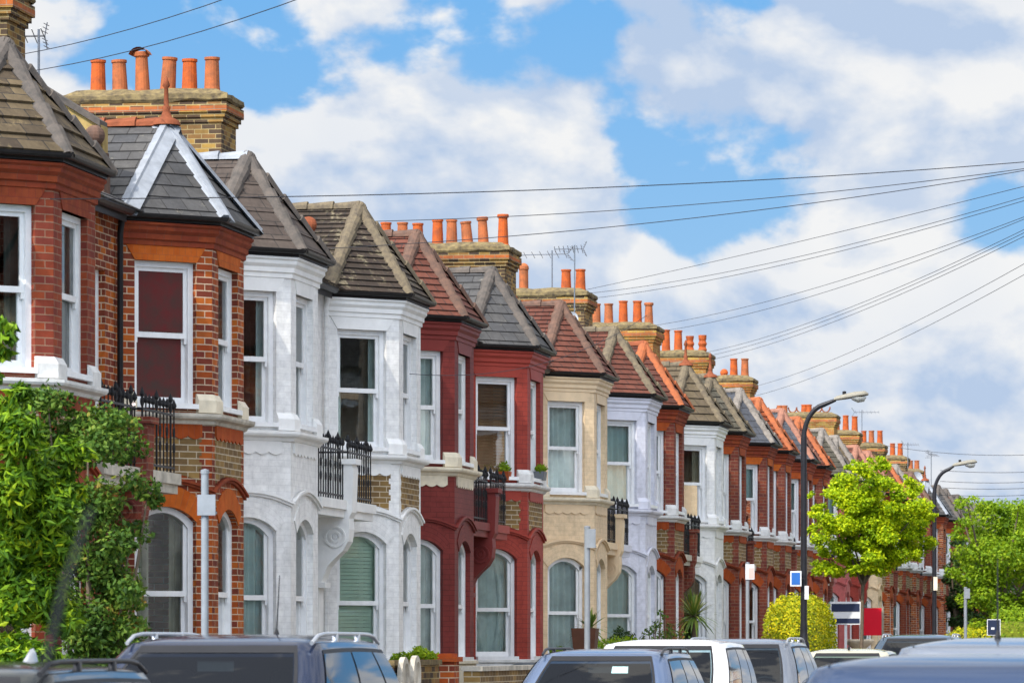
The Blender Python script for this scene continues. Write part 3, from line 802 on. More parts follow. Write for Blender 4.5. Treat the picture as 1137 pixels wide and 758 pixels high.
SP=[
 dict(base(wall='brick_dark',cornice='corbel',lintel='rubbed_dark',apron='rubbed_dark',arch='rubbed_dark',roof='t_old',hip='hip_grey',course=.26,lift=.03,ff=['dark','side','net'],gf=['dark','net','net'],zap=7.62),
   label='dark red brick house at the left edge, its bay roof laid with old mossy tiles'),
 dict(base(wall='brick_orange',cornice='corbel',lintel='rubbed_orange',apron='rubbed',arch='rubbed_orange',hood='rubbed_dark',roof='t_slate',hip='lead',lead=True,ridge='terra',finial='spike',course=.22,lift=.010,ff=['board','side','net'],gf=['split','side','net'],sill='stone_grey',base='stone_cream',zap=7.60),
   label='orange brick house with dark red boarded bay window and lead roof hips'),
 dict(painted('white',roof='t_browngrey',hip='hip_grey',ridge='lead',course=.26,lift=.012,ff=['side','net','net'],gf=['teal','net','net'],zap=7.66),
   label='white house next to the orange brick one, with a plain brown grey bay roof'),
 dict(painted('white',panel='stock',roof='t_moss',hip='moss_tan',course=.12,lift=.02,dentil=False,ff=['side','net','net'],gf=['slats','net','net'],doorc='door_blue'),
   label='white house with bare yellow brick panels under a mossy dark tiled bay roof'),
 dict(painted('maroon',sill='stone_cream',base='stone_cream',base2='stone_cream',apron='stone_cream',roof='t_brown',hip='hip_brown',course=.14,lift=.018,ff=['net','draped','net'],gf=['net','net','net'],pipe='maroon'),
   label='dark red painted house with cream sills next to the white one with brick panels'),
 dict(painted('redp',panel='stock',base='stone_white',sill='stone_white',base2='stone_white',roof='t_slate',hip='hip_grey',course=.22,lift=.012,ff=['brown','net','net'],gf=['draped','net','net']),
   label='bright red painted house with yellow brick panels and a grey slate bay roof'),
 dict(painted('cream',sill='stone_cream',base='stone_cream',roof='t_brown',hip='hip_brown',course=.14,lift=.018,ff=['net','net','net'],gf=['net','net','net'],doornone=1),
   label='cream painted house with a red brown tiled bay roof'),
 dict(painted('lavender',roof='t_brown',hip='moss_tan',course=.14,lift=.018,ff=['teal','net','net'],gf=['teal','net','net']),
   label='pale lilac white house between the cream house and a narrow brick one'),
 dict(base(wall='brick_deep',roof='t_brown',hip='hip_orange',course=.16,lift=.02,ridge='terra',ff=['net','net','net']),
   label='brown brick house with orange hips between the two pale painted bays'),
 dict(painted('white',roof='t_tan',hip='moss_tan',course=.24,lift=.022,dentil=True,finial='spike',ff=['split','net','net'],gf=['dark','net','net'],hood='white_s'),
   label='white house behind the spiky cordyline, its bay roof of tan mossy tiles'),
 dict(base(roof='t_greygreen',hip='moss_tan',course=.2,lift=.02,finial='spike',ff=['net','net','net']),
   label='brick house just beyond the last white one, with a grey green mossy bay roof'),
 dict(base(lintel='rubbed_orange',roof='t_darkslate',hip='hip_pale',course=.22,lift=.004,ff=['teal','net','net'],gf=['dark','net','net']),
   label='brick house with a smooth blue grey slate bay roof and pale hips'),
 dict(base(lintel='rubbed_orange',roof='t_orange',hip='hip_orange',course=.16,lift=.02),
   label='brick house with a bright orange tiled bay roof, left of the near street lamp'),
 dict(base(wall='brick_deep',roof='t_darkslate',hip='hip_pink',course=.2,lift=.008),
   label='brick house directly behind the near street lamp, dark slate bay roof with pink hips'),
 dict(base(wall='brick_deep',roof='t_brown',hip='hip_orange',course=.16,lift=.02),
   label='brick house just right of the near street lamp, brown bay roof with orange hips'),
 dict(painted('pink',sill='stone_white',base='stone_white',roof='t_greygreen',hip='hip_pale',course=.2,lift=.012),
   label='faded red painted house seen left of the agent board post, nearer of two'),
 dict(painted('redp',sill='stone_white',base='stone_white',roof='t_tan',hip='hip_pale',course=.2,lift=.012),
   label='red painted house behind the navy and white agent board'),
 dict(painted('cream',roof='t_brown',hip='hip_pink',course=.16,lift=.014),
   label='cream painted house behind the street tree trunk'),
]
far_names=['first brick house beyond the tree trunk, above the red board','brick house just right of the red board, with a white framed window','brick house in the far row, between the red board and the far street lamp','brick house left of the far street lamp','brick end bay beside the far street lamp, lead hips on its roof']
for i,nm in enumerate(far_names):
    d=base(wall='brick_dark' if i%2 else 'brick_orange',roof=['t_orange','t_brown','t_darkslate','t_brown','t_slate'][i],hip=['hip_pink','hip_orange','hip_pale','hip_brown','lead'][i],course=.2,lift=.014)
    d['label']=nm
    if i==4: d['lead']=True; d['finial']='spike'
    SP.append(d)
n_vis=len(SP)
for i in range(10):
    d=base(wall='brick_dark' if i%3 else 'brick_deep',roof=['t_slate','t_brown'][i%2],hip='hip_grey')
    d['label']='far brick terraced house hidden behind the leafy trees at the right edge'; d['group']='houses behind the trees at the right edge'; SP.append(d)
TIP=[46.08,52.99,57.25,64.37,68.77,75.51,82.97,89.78,94.06,100.94,105.41,111.32,115.5,121.0,125.2,131.9,136.3,142.9,147.3,153.9,158.3,164.9,171.5]
while len(TIP)<len(SP): TIP.append(TIP[-1]+(4.3 if len(TIP)%2==0 else 6.9))
CEN=[t-1.02 for t in TIP]
HS=[]
for i,(c,P) in enumerate(zip(CEN,SP)):
    nb=(c+CEN[i+1])/2 if i+1<len(CEN) else c+3
    pb=(c+CEN[i-1])/2 if i>0 else c-2.2
    P['door']='far' if i%2==0 else 'near'
    if i in (5,): P['door']='near'
    if i==6: P['door']='far'
    if i==0: P['door']='far'
    if i in (1,3): 
        P['ball']=(-1.06 if i==1 else -1.02,7.30 if i==1 else 7.33); P['bally']=-1.95; P['ballm']='hip_brown' if i==1 else 'terra'
    HS.append(house(c,pb-c,nb-c,P,i))
# parapet between the first two houses
h=HS[1]; yb=-1.72
g=MB(); q=[(-1.0,6.4),(-1.0,7.38),(-2.35,8.22),(-2.35,6.9)]
for y,rev in ((yb-.12,False),(yb+.12,True)): g.poly([(a,y,z) for a,z in (reversed(q) if rev else q)])
for j in range(4):
    a,b=q[j],q[(j+1)%4]; g.poly([(b[0],yb-.12,b[1]),(a[0],yb-.12,a[1]),(a[0],yb+.12,a[1]),(b[0],yb+.12,b[1])])
pp=part('parapet',g,M['render_tan'],h)
g=MB(); 
for k,(dy) in enumerate((0,)):
    A=Vector((-1.02,yb,7.37));B=Vector((-2.42,yb,8.24)); 
    g.mesh([(A.x,yb-.17,A.z),(A.x,yb+.17,A.z),(B.x,yb+.17,B.z),(B.x,yb-.17,B.z),(A.x,yb-.17,A.z+.07),(A.x,yb+.17,A.z+.07),(B.x,yb+.17,B.z+.07),(B.x,yb-.17,B.z+.07)],[(3,2,1,0),(4,5,6,7),(0,1,5,4),(1,2,6,5),(2,3,7,6),(3,0,4,7)])
part('coping',g,M['hip_grey'],pp)
# ------------------------------------------------------------------ chimneys
def house_near(s): return min(range(len(HS)),key=lambda i:abs(CEN[i]-s))
CH_X=16.2
def stack(px,top,pots,depth_=1.5,width=2.5,mat='stock_chim',pm='terra_pot',hpx=None):
    s=s_of(px,CH_X); zt=z_of(top,CH_X,s-depth_)
    sp=s-depth_/2-.12
    pl=[]
    for p in pots:
        x,ty,kind=p[0],p[1],p[2]; tilt=p[3] if len(p)>3 else 0; m=p[4] if len(p)>4 else pm
        X=X_of(x,sp); hh=z_of(ty,X,sp)-(zt-.06)
        pl.append((X,kind,max(.25,hh),tilt,m))
    i=house_near(s-1)
    return chimney(HS[i],CH_X,s,depth_,width,pl,zt,mat=mat),s,zt
stack(28,-24,[(8,-60,'plain'),(-12,-60,'plain')],.9,2.0)
stack(262,97,[(109,67,'plain',0,'terra_pot'),(133.5,67,'plain',-.04,'terra_dark'),(158.5,58,'cowl',-.03,'terra_dark'),(186,64,'plain',.06,'terra_dark'),(210.5,66,'plain',0,'terra_pot'),(235.5,64,'plain',0,'terra_pot')],1.05,2.48)
stack(573,268,[(428.5,247,'plain'),(447,247,'plain'),(464,248,'plain'),(486,244,'plain'),(501.6,244,'plain',0,'terra_pot'),(519.5,246,'plain',-.09,'terra_dark'),(537,241,'tall',-.05),(558.6,238,'tall')],1.5,2.75)
stack(658,319,[(581.5,294,'dome'),(628.6,299,'plain'),(644.5,299,'plain')],1.4,2.3)
stack(733,357,[(662,337,'plain',0,'terra_dark'),(675.8,337,'plain',0,'terra_dark'),(692,334,'plain'),(707.7,334,'plain'),(720.4,336,'tall',0,'terra_dark')],1.5,2.3,'stock_gold')
stack(790,388,[(739.5,366,'plain'),(753,367,'plain'),(766,373,'roll'),(780,372,'roll')],1.4,2.3,'stock_gold')
stack(838,416,[(814.8,398,'plain',0,'terra_pot'),(827,398,'plain',0,'terra_dark'),(804,412,'dome')],1.4,2.2,'stock_gold')
s7,ss7,zt7=stack(930,457,[(866,450,'plain'),(871,450,'plain'),(893,449,'plain'),(898,449,'plain')],1.5,3.6,'stock_gold')
stack(955,477,[(929,463,'plain'),(939,461,'plain'),(949,462,'plain')],1.5,2.2,'stock_gold')
stack(983,491,[(959,478,'plain'),(967.6,478,'plain'),(977,478,'plain')],1.5,2.1)
stack(1008,505,[(991,492,'plain'),(999.5,492,'plain')],1.5,2.1)
stack(1025,520,[(1011,511,'plain'),(1018,511,'plain')],1.5,2.0)
# curved cowls on the long stack
for k,px in enumerate((858,880,889,908,917)):
    X=X_of(px,ss7-.8); g=MB(); c=(-X+HOUSE_X,ss7-.8-s7.parent.location.y)
    g.tube([(c[0]-.16*math.cos(q*PI/8),c[1],zt7+.22-.2*math.sin(q*PI/8)) for q in range(9)],.03,6)
    part('cowl_horn',g,M['terra'],s7)
# ------------------------------------------------------------------ opposite side of the street (what the windows mirror)
OG='houses across the street mirrored in the windows'
def opp(x,s,k):
    h=thing('terraced_house','plain bay-fronted house across the street, outside the picture','house',(x,s,0),PI,OG)
    w=M[['white','cream','white','brick_orange','cream'][k%5]]
    part('wall',(lambda mb:(bay_wall(mb),mb.box(-8.2,-BD-.0,-2.8,2.8,0,6.42),mb)[2])(MB()),w,h)
    link('bay_roof',cached(('br',7.76,.4,.014),bay_roof(7.76,.4,.014),'bay_roof',[M['t_slate']]),h)
    mb=MB(); roof_plane(mb,[(-.58,-2.8,6.44),(-.58,2.8,6.44),(-4.9,2.8,8.72),(-4.9,-2.8,8.72)],.4,.01); roof_plane(mb,[(-9,2.8,6.3),(-9,-2.8,6.3),(-4.9,-2.8,8.72),(-4.9,2.8,8.72)],.4,.01)
    part('main_roof',mb,M['t_brown'],h)
    for i in range(3):
        A,d,nn,L,_,_=FACES[i]; c=A+d*(L/2); rz=math.atan2(d.y,d.x)
        for z0,z1,zc in ((ZF0,ZF1,ZF1),(ZG0,ZGS,ZGC)):
            link('window',cached(('wf',OW[i],z0,z1,zc),window_frame(OW[i],z0,z1,zc),'window',[M['wood_white']]),h,(c.x,c.y,0),rz)
    link('cornice',cached(('cor',),cornice,'cornice',[M['stone_white']]),h)
    link('sill_band',cached(('sb',),sill_band,'sill_band',[M['stone_white']]),h)
for k in range(20): opp(4.9,36+k*5.7,k)
# ------------------------------------------------------------------ ground
def sheet(name,x0,x1,y0,y1,z,mat,h=.0):
    g=MB()
    if h: g.box(x0,x1,y0,y1,z-h,z)
    else: g.poly([(x0,y0,z),(x1,y0,z),(x1,y1,z),(x0,y1,z)])
    o=part(name,g,M[mat],None); return tag(o,kind='structure')
sheet('ground',-1500,1500,-500,4000,-.02,'ground')
sheet('road',-8.0,.15,-30,420,0,'asphalt')
sheet('kerb',-8.15,-8.0,-30,420,.125,'kerb',.2); sheet('kerb',.15,.3,-30,420,.125,'kerb',.2)
sheet('pavement',-10.0,-8.15,-30,420,.12,'paving',.16); sheet('pavement',.3,2.2,-30,420,.12,'paving',.16)
sheet('garden_ground',-12.6,-10.0,-30,420,.13,'earth',.16); sheet('garden_ground',2.2,6.0,-30,420,.13,'earth',.16)
for k in range(12):
    o=sheet('road_marking',-3.98,-3.88,k*9-10,k*9-6,.004,'linew')
# ------------------------------------------------------------------ foliage
def leafcloud(mb,blobs,n,ln,wd,seed=1,up=.4,shell=.55,droop=0,gap=0):
    rnd=random.Random(seed); tot=sum(b[3]*b[4]*b[5] for b in blobs)**1
    ws=[(b[3]*b[4]*b[5])**.75 for b in blobs]; T=sum(ws)
    for b,w in zip(blobs,ws):
        cx,cy,cz,rx,ry,rz=b
        for _ in range(int(n*w/T)+1):
            v=Vector((rnd.gauss(0,1),rnd.gauss(0,1),rnd.gauss(0,1))).normalized()
            r=shell+(1-shell)*rnd.random() if rnd.random()<.75 else rnd.random()**.5
            r*=1+.18*rnd.gauss(0,.6)
            p=Vector((cx+v.x*rx*r,cy+v.y*ry*r,cz+v.z*rz*r))
            nrm=(v*.7+Vector((rnd.gauss(0,.5),rnd.gauss(0,.5),up+rnd.gauss(0,.45)))).normalized()
            a=nrm.cross(Vector((rnd.gauss(0,1),rnd.gauss(0,1),rnd.gauss(0,1)))).normalized()
            a=(a+v*.5-Vector((0,0,droop))).normalized(); c=nrm.cross(a).normalized(); nrm=a.cross(c).normalized()
            L=ln*rnd.uniform(.65,1.3); W=wd*rnd.uniform(.7,1.25)
            mb.poly([p-a*L*.5,p+c*W*.5-nrm*W*.15-a*L*.05,p+a*L*.5,p-c*W*.5-nrm*W*.15-a*L*.05],[(0,0)]*4)
def plant(name,label,cat,loc,blobs,n,ln,wd,mat,stems=None,seed=1,group=None,**kw):
    t=thing(name,label,cat,loc,0,group)
    g=MB(); leafcloud(g,blobs,n,ln,wd,seed,**kw)
    me=g.data('foliage',[M[mat]]); link('crown' if 'tree' in name else 'foliage',me,t)
    if stems:
        g=MB()
        for pts,rad in stems: g.tube(pts,rad,8)
        part('trunk' if 'tree' in name else 'stem',g,M['bark'],t,True)
    return t
def at(px,py,X=None,s=None):
    if s is None: s=s_of(px,X)
    else: X=X_of(px,s)
    return Vector((-X,s,z_of(py,X,s)))
# street tree
X0=8.75; s0=s_of(957,X0); base_t=Vector((-X0,s0,.1))
rnd=random.Random(5)
pm=F/depth(X0,s0)
def loc_t(px,py,dy=0): p=at(px,py,s=s0); return Vector((p.x+X0,dy,p.z-.1))
bl=[]
for (px,py,r) in [(968,525,16),(950,545,20),(985,540,16),(925,555,16),(1005,548,14),(1010,575,22),(985,570,24),(945,575,24),(918,580,16),(925,600,18),(955,600,24),(985,605,26),(1015,600,18),(1025,585,10),(940,618,16),(965,622,20),(995,625,16),(910,565,8),(905,588,7),(930,540,9),(946,516,6),(1012,532,8),(1028,560,8),(970,590,20),(958,560,18),(1000,590,18),(915,612,9),(1022,618,8),(903,570,6),(912,630,10),(930,628,13),(950,632,12),(900,548,5),(1030,600,8),(1036,572,6),(975,512,10),(925,545,10)]:
    for q in range(5):
        dy=rnd.uniform(-1.0,1.0)*(1 if r>12 else .5); c=loc_t(px+rnd.uniform(-.75,.75)*r,py+rnd.uniform(-.6,.6)*r,dy); f_=rnd.uniform(.55,.9)
        bl.append((c.x,c.y,c.z,r/pm*f_,r/pm*f_,r/pm*f_*.6))
st=[]
tb=loc_t(955,700); tb.z=0
fork=loc_t(958,650); st.append(([tb,tb*.5+fork*.5,fork],[.055,.04,.035]))
for (px,py,dy) in [(945,600,.3),(975,600,-.3),(965,560,.1),(995,590,.6),(930,590,-.5),(1010,580,-.2),(955,540,.4)]:
    e=loc_t(px,py,dy); m=(fork+e)/2+Vector((0,0,.12)); st.append(([fork,m,e],[.035,.022,.008]))
plant('street_tree','small yellow green street tree in full leaf between the two street lamps','tree',base_t,bl,42000,.078,.057,'leaf_maple',st,3,shell=.35,up=.8)
# big trees at the right edge
def bigtree(px,Xs,s,spec,n,mat,label,seed,ln=.14,dyr=1.6):
    X=X_of(px,s) if Xs is None else Xs
    t0=Vector((-X,s,0)); bl=[];rn=random.Random(seed); pmm=F/depth(X,s)
    for (bx,by,r) in spec:
        for q in range(4):
            f_=rn.uniform(.5,.95); p=at(bx+rn.uniform(-.6,.6)*r,by+rn.uniform(-.5,.5)*r,s=s); bl.append((p.x+X,rn.uniform(-dyr,dyr),p.z,r/pmm*f_,r/pmm*f_,r/pmm*f_*.65))
    top=at(px,spec[0][1],s=s).z
    st=[([(0,0,0),(0.05,0,top*.3),(0,.1,top*.6)],[.22,.16,.09])]
    for q in range(8):
        b=bl[(q*5)%len(bl)]; st.append(([(0.02,0,top*.35),(b[0]*.5,b[1]*.5,top*.35*.5+b[2]*.5),(b[0],b[1],b[2])],[.08,.05,.015]))
    return plant('broadleaf_tree',label,'tree',t0,bl,n,ln,ln*.7,mat,st,seed,shell=.6,up=.7)
bigtree(1108,None,152,[(1065,560,10),(1085,560,14),(1140,566,18),(1120,700,26),(1095,700,20),(1150,700,26),(1160,600,26),(1160,660,28),(1062,640,10),(1100,572,20),(1080,590,22),(1120,582,22),(1135,600,26),(1100,605,28),(1075,620,22),(1125,630,30),(1095,640,28),(1140,660,30),(1110,668,26),(1090,660,20),(1075,575,12),(1112,562,12),(1130,690,18),(1150,590,20),(1150,630,28),(1128,566,14),(1065,592,10)],26000,'leaf_mid','large mid green tree in leaf at the right edge of the view',11,.12)
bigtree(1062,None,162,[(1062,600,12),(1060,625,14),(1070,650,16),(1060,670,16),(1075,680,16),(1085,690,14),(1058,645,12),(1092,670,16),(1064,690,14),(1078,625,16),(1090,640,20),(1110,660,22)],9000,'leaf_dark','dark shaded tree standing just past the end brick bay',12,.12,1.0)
bigtree(1160,None,205,[(1090,600,24),(1120,590,30),(1150,585,30),(1180,600,40),(1130,640,40),(1170,660,45),(1090,650,26)],6000,'leaf_mid','far green tree rising behind the big tree at the right edge',13,.2,3)
# left edge shrubs
def shrub(name,label,s,spec,n,ln,wd,mat,seed,dyr=.5,stems=True,**kw):
    cx=sum(a[0] for a in spec)/len(spec); X=X_of(cx,s); t0=Vector((-X,s,.13)); bl=[];rn=random.Random(seed); pmm=F/depth(X,s)
    for sp in spec:
        bx,by,r=sp[:3]
        for q in range(2):
            p=at(bx+rn.uniform(-r,r)*.3,by+rn.uniform(-r,r)*.3,s=s); bl.append((p.x+X,rn.uniform(-dyr,dyr),p.z-.13,r/pmm,r/pmm*.9,r/pmm*.85))
    st=None
    if stems:
        st=[]
        for q in range(7):
            b=bl[(q*3)%len(bl)]; st.append(([(rn.uniform(-.2,.2),rn.uniform(-.2,.2),0),(b[0]*.6,b[1]*.6,b[2]*.5),(b[0],b[1],b[2])],[.035,.022,.008]))
    return plant(name,label,'shrub',t0,bl,n,ln,wd,mat,st,seed,**kw)
shrub('rambling_shrub','tall dark green rambling shrub with small leaves under the iron balcony',43.0,
 [(100,475,30),(60,450,22),(130,500,28),(150,540,18),(75,500,34),(110,560,34),(140,600,24),(90,620,34),(130,650,30),(100,690,34),(140,700,22),(60,660,30),(30,445,16),(150,470,10),(160,555,10),(40,480,26),(20,470,20),(135,470,16),(60,560,34),(146,660,18),(120,735,30),(80,745,30),(30,740,30)],17000,.062,.042,'leaf_rose',21,.45)
bs=shrub('leafy_shrub','bright green shrub with long pointed leaves at the lower left',39.5,
 [(20,490,32),(45,520,32),(10,540,36),(60,560,26),(30,590,38),(5,610,34),(65,610,20),(40,650,34),(10,670,36),(60,690,22),(25,725,30),(75,545,14),(85,500,16),(-20,560,40),(-20,650,40),(0,455,18),(0,740,34),(50,735,26),(20,760,30),(30,440,14)],19000,.115,.038,'leaf_bright',22,.45,False,droop=.25,up=.5)
shrub('leafy_shrub','small yellow leaved branch tip hanging in at the left edge below the window',36.0,[(4,360,9),(12,378,9),(2,392,10),(-14,380,14),(-16,420,14),(-24,480,20),(-24,560,20),(-26,650,24)],900,.10,.06,'leaf_bright',23,.15,False)
shrub('low_shrub','low reddish green shrub at the foot of the rambling shrub, beside the first car',44.5,
 [(120,705,18),(140,695,18),(150,720,16),(100,715,16),(120,735,18),(150,740,14),(130,680,12),(95,740,18)],3600,.055,.035,'leaf_rose',24,.3)
# flowers of the rambling shrub
fl=[o for o in COL.objects if o.name=='rambling_shrub'][0]
rn=random.Random(9)
for k in range(4):
    px=rn.uniform(50,160); py=rn.uniform(435,600); p=at(px,py,s=42.4)
    g=MB(); c=p-fl.location
    for q in range(5):
        a=q*2*PI/5; g.poly([c,c+Vector((.017*math.cos(a),-.01,.017*math.sin(a))),c+Vector((.02*math.cos(a+.6),-.015,.02*math.sin(a+.6))),c+Vector((.017*math.cos(a+1.2),-.01,.017*math.sin(a+1.2)))])
    part('flower',g,M['flower'],fl)
# hedges
def hedge(label,pts,n,seed,mat='leaf_hedge',lf=.05):
    """rounded box hedge given as (X0,X1,s0,s1,z)"""
    X0,X1,s0_,s1_,zt=pts
    c=Vector((-(X0+X1)/2,(s0_+s1_)/2,.13)); hx=(X1-X0)/2; hy=(s1_-s0_)/2; hz=(zt-.13)
    t=thing('hedge',label,'hedge',c); g=MB(); rn=random.Random(seed)
    k=5.0
    def sup(u,v): # direction -> rounded box surface
        d=Vector((math.cos(u)*math.cos(v),math.sin(u)*math.cos(v),math.sin(v)))
        r=(abs(d.x)**k+abs(d.y)**k+abs(d.z)**k)**(-1/k); return d*r
    for _ in range(n):
        u=rn.uniform(0,2*PI); v=math.asin(rn.uniform(-.05,1)); q=sup(u,v); r=1+rn.gauss(0,.022)+.035*math.sin(u*7)*math.sin(v*5+u*3)
        if rn.random()<.3: r*=rn.uniform(.85,1)
        p=Vector((q.x*hx*r,q.y*hy*r,max(0,q.z*hz*r)))
        nn=(q.normalized()+Vector((rn.gauss(0,.6),rn.gauss(0,.6),rn.gauss(0,.6)))).normalized()
        a=nn.cross(Vector((rn.gauss(0,1),rn.gauss(0,1),rn.gauss(0,1)))).normalized(); b=nn.cross(a)
        L=lf*rn.uniform(.7,1.3); g.poly([p-a*L*.5,p+b*L*.3,p+a*L*.5,p-b*L*.3],[(0,0)]*4)
    link('foliage',g.data('foliage',[M[mat]]),t)
    g=MB(); rows=[]
    for j in range(7):
        v=j/6*PI/2; rows.append([tuple((sup(2*PI*i/20,v)).x*hx*.86 for _ in (0,))+((sup(2*PI*i/20,v)).y*hy*.86,(sup(2*PI*i/20,v)).z*hz*.88) for i in range(20)])
    g.grid(rows,True); part('twiggy_core',g,M['leafcore'],t)
M['leafcore']=plain('hedge_interior',(.16,.19,.015),.95,.5,12,bs=.5)
s1=s_of(862,9.6)
hedge('clipped golden green hedge behind the silver roof-railed car and the near street lamp',(9.12,10.2,94.0,100.5,2.58),34000,31,lf=.06)
hedge('low golden hedge beyond the far street lamp',(8.3,9.8,140,147,2.15),3000,32,lf=.08)
hedge('dark green rounded hedge under the right edge tree',(7.0,8.6,143,147,2.75),2600,33,'leaf_mid',.09)
# sword-leaved plants
def cordyline(label,px,py,s,r,n,trunk,seed):
    p=at(px,py,s=s); t=thing('cordyline',label,'plant',Vector((p.x,p.y,.13))); rn=random.Random(seed); g=MB(); zc=p.z-.13; pmm=F/depth(-p.x,s); r=r/pmm
    for _ in range(n):
        az=rn.uniform(0,2*PI); el=rn.uniform(-.35,1.45); L=r*rn.uniform(.75,1.15)
        d=Vector((math.cos(az)*math.cos(el),math.sin(az)*math.cos(el),math.sin(el))); sd=Vector((-math.sin(az),math.cos(az),0)); w=.022
        pts=[];
        for q in range(5):
            f=q/4; c=Vector((0,0,zc))+d*L*f-Vector((0,0,1))*L*.28*f*f*(1.3-el*.6); ww=w*(.6+1.1*f)*(1-f)**.5 if f<1 else .001
            pts.append([c-sd*max(ww,.001),c+sd*max(ww,.001)])
        g.grid(pts)
    link('foliage',g.data('foliage',[M['leaf_cord']]),t)
    g=MB(); g.tube([(0,0,0),(.02,0,zc*.5),(0,0,zc+.05)],[.06,.05,.045],8); part('trunk',g,M['bark'],t,True)
cordyline('spiky cordyline in front of the white house with the tan bay roof',771,684,s_of(771,10.5),34,110,1,41)
cordyline('smaller spiky cordyline beside the brown planter',655,698,s_of(655,10.6),28,70,1,42)
def smallplant(name,label,px,py,X,rpx,n,ln,wd,mat,seed,sp=None):
    s=s_of(px,X); shrub(name,label,s,sp or [(px,py,rpx),(px-rpx*.6,py+rpx*.4,rpx*.7),(px+rpx*.6,py+rpx*.3,rpx*.8),(px,py+rpx*.9,rpx*.9)],n,ln,wd,mat,seed,.25)
smallplant('low_shrub','low bright green garden bush right of the brown planter',680,716,10.2,12,1600,.07,.03,'leaf_mid',51,[(665,718,10),(680,716,11),(695,715,11),(704,718,9),(650,722,8),(690,726,14)])
smallplant('weed','loose leafy weed in front of the pale lilac house',722,700,10.3,8,260,.07,.035,'leaf_rose',52,[(712,706,5),(722,700,7),(731,694,6),(733,680,4),(722,712,10)])
smallplant('weed','tall straggly weed between the lilac house and the cordyline',745,690,10.4,8,300,.06,.03,'leaf_rose',53,[(738,684,4),(742,696,6),(748,706,9),(736,706,8),(757,705,8)])
smallplant('garden_bush','dark feathery bush left of the low green bush, under the lilac bay window',690,700,10.9,8,700,.06,.02,'leaf_dark',54,[(686,700,6),(695,705,8),(683,708,7),(700,712,7)])
smallplant('garden_bush','small green bush behind the garden wall of the white house with brick panels',452,728,10.3,9,900,.05,.03,'leaf_mid',55,[(447,728,8),(457,727,6),(465,726,9),(475,728,8),(440,731,6),(464,718,3)])
smallplant('garden_bush','small bush behind the brown planter at the cream house',618,722,10.9,7,500,.05,.03,'leaf_mid',56)
smallplant('ivy_clump','pot plant trailing on the first floor sill of the red house',0,0,11,1,1,.05,.03,'leaf_mid',57,[(598,522,3.5),(603,525,3)]) if False else None
# planters on the red house sill
def windowbox(label,px,py,X,w,h,plantr,mat,seed):
    p=at(px,py,X=X); t=thing('window_box',label,'planter',(p.x,p.y,p.z))
    g=MB(); g.mesh([(-.07,-w/2,0),(.07,-w/2,0),(.07,w/2,0),(-.07,w/2,0),(-.09,-w/2-.02,h),(.09,-w/2-.02,h),(.09,w/2+.02,h),(-.09,w/2+.02,h)],[(3,2,1,0),(4,5,6,7),(0,1,5,4),(1,2,6,5),(2,3,7,6),(3,0,4,7)])
    part('trough',g,M[mat],t)
    g=MB(); leafcloud(g,[(0,-w*.25,h+.05,plantr,w*.4,plantr),(0,w*.25,h+.04,plantr,w*.35,plantr*.8)],160,.06,.04,seed); link('foliage',g.data('foliage',[M['leaf_mid']]),t)
windowbox('small grey trough of greenery on the far end of the red house sill',600,533,11.66,.28,.14,.09,'bin',61)
windowbox('orange window box on the red house sill',561,534,12.0,.42,.15,.10,'terra_pot',62)
# ------------------------------------------------------------------ garden walls, bins, planter
def gwall(label,X,sa,sb,z,mat,cop,group='front garden walls'):
    t=thing('garden_wall',label,'wall',(-X,(sa+sb)/2,0),0,group); L=(sb-sa)/2
    g=MB(); g.box(-.11,.11,-L,L,0,z-.06); part('brickwork',g,M[mat],t)
    g=MB(); g.box(-.14,.14,-L-.02,L+.02,z-.06,z); part('coping',g,M[cop],t); return t
def gpier(label,px,X,z,w=.36,mat='brick_orange'):
    s=s_of(px,X); t=thing('gate_pier',label,'pier',(-X,s,0),0,'brick piers of the garden walls')
    g=MB(); g.box(-w/2,w/2,-w/2,w/2,0,z-.1); part('shaft',g,M[mat],t)
    g=MB(); g.box(-w/2-.04,w/2+.04,-w/2-.04,w/2+.04,z-.1,z-.04); g.box(-w/2+.02,w/2-.02,-w/2+.02,w/2-.02,z-.04,z); part('cap',g,M['rubbed'],t)
XW=10.05
gwall('old brick garden wall of the white house with brick panels, right of the first car',XW,s_of(425,XW),s_of(478,XW),z_of(732,XW,55),'stock_chim','moss_cap')
gpier('orange brick pier at the end of that old garden wall, below the dark red bay',491,XW,z_of(725,XW,s_of(491,XW)))
gwall('yellow brick garden wall in front of the bright red house',XW,s_of(524,XW),s_of(598,XW),z_of(739,XW,60),'stock','stone_grey')
gwall('low garden wall of the cream and lilac houses behind the pale saloon row',XW,s_of(606,XW),s_of(742,XW),1.32,'stock_gold','stone_grey')
gwall('brick garden wall beyond the golden hedge',XW,102,140,1.1,'brick_dark','stone_grey')
gwall('brick garden wall behind the shrubs at the left',XW,34,49.5,1.0,'brick_dark','stone_grey')
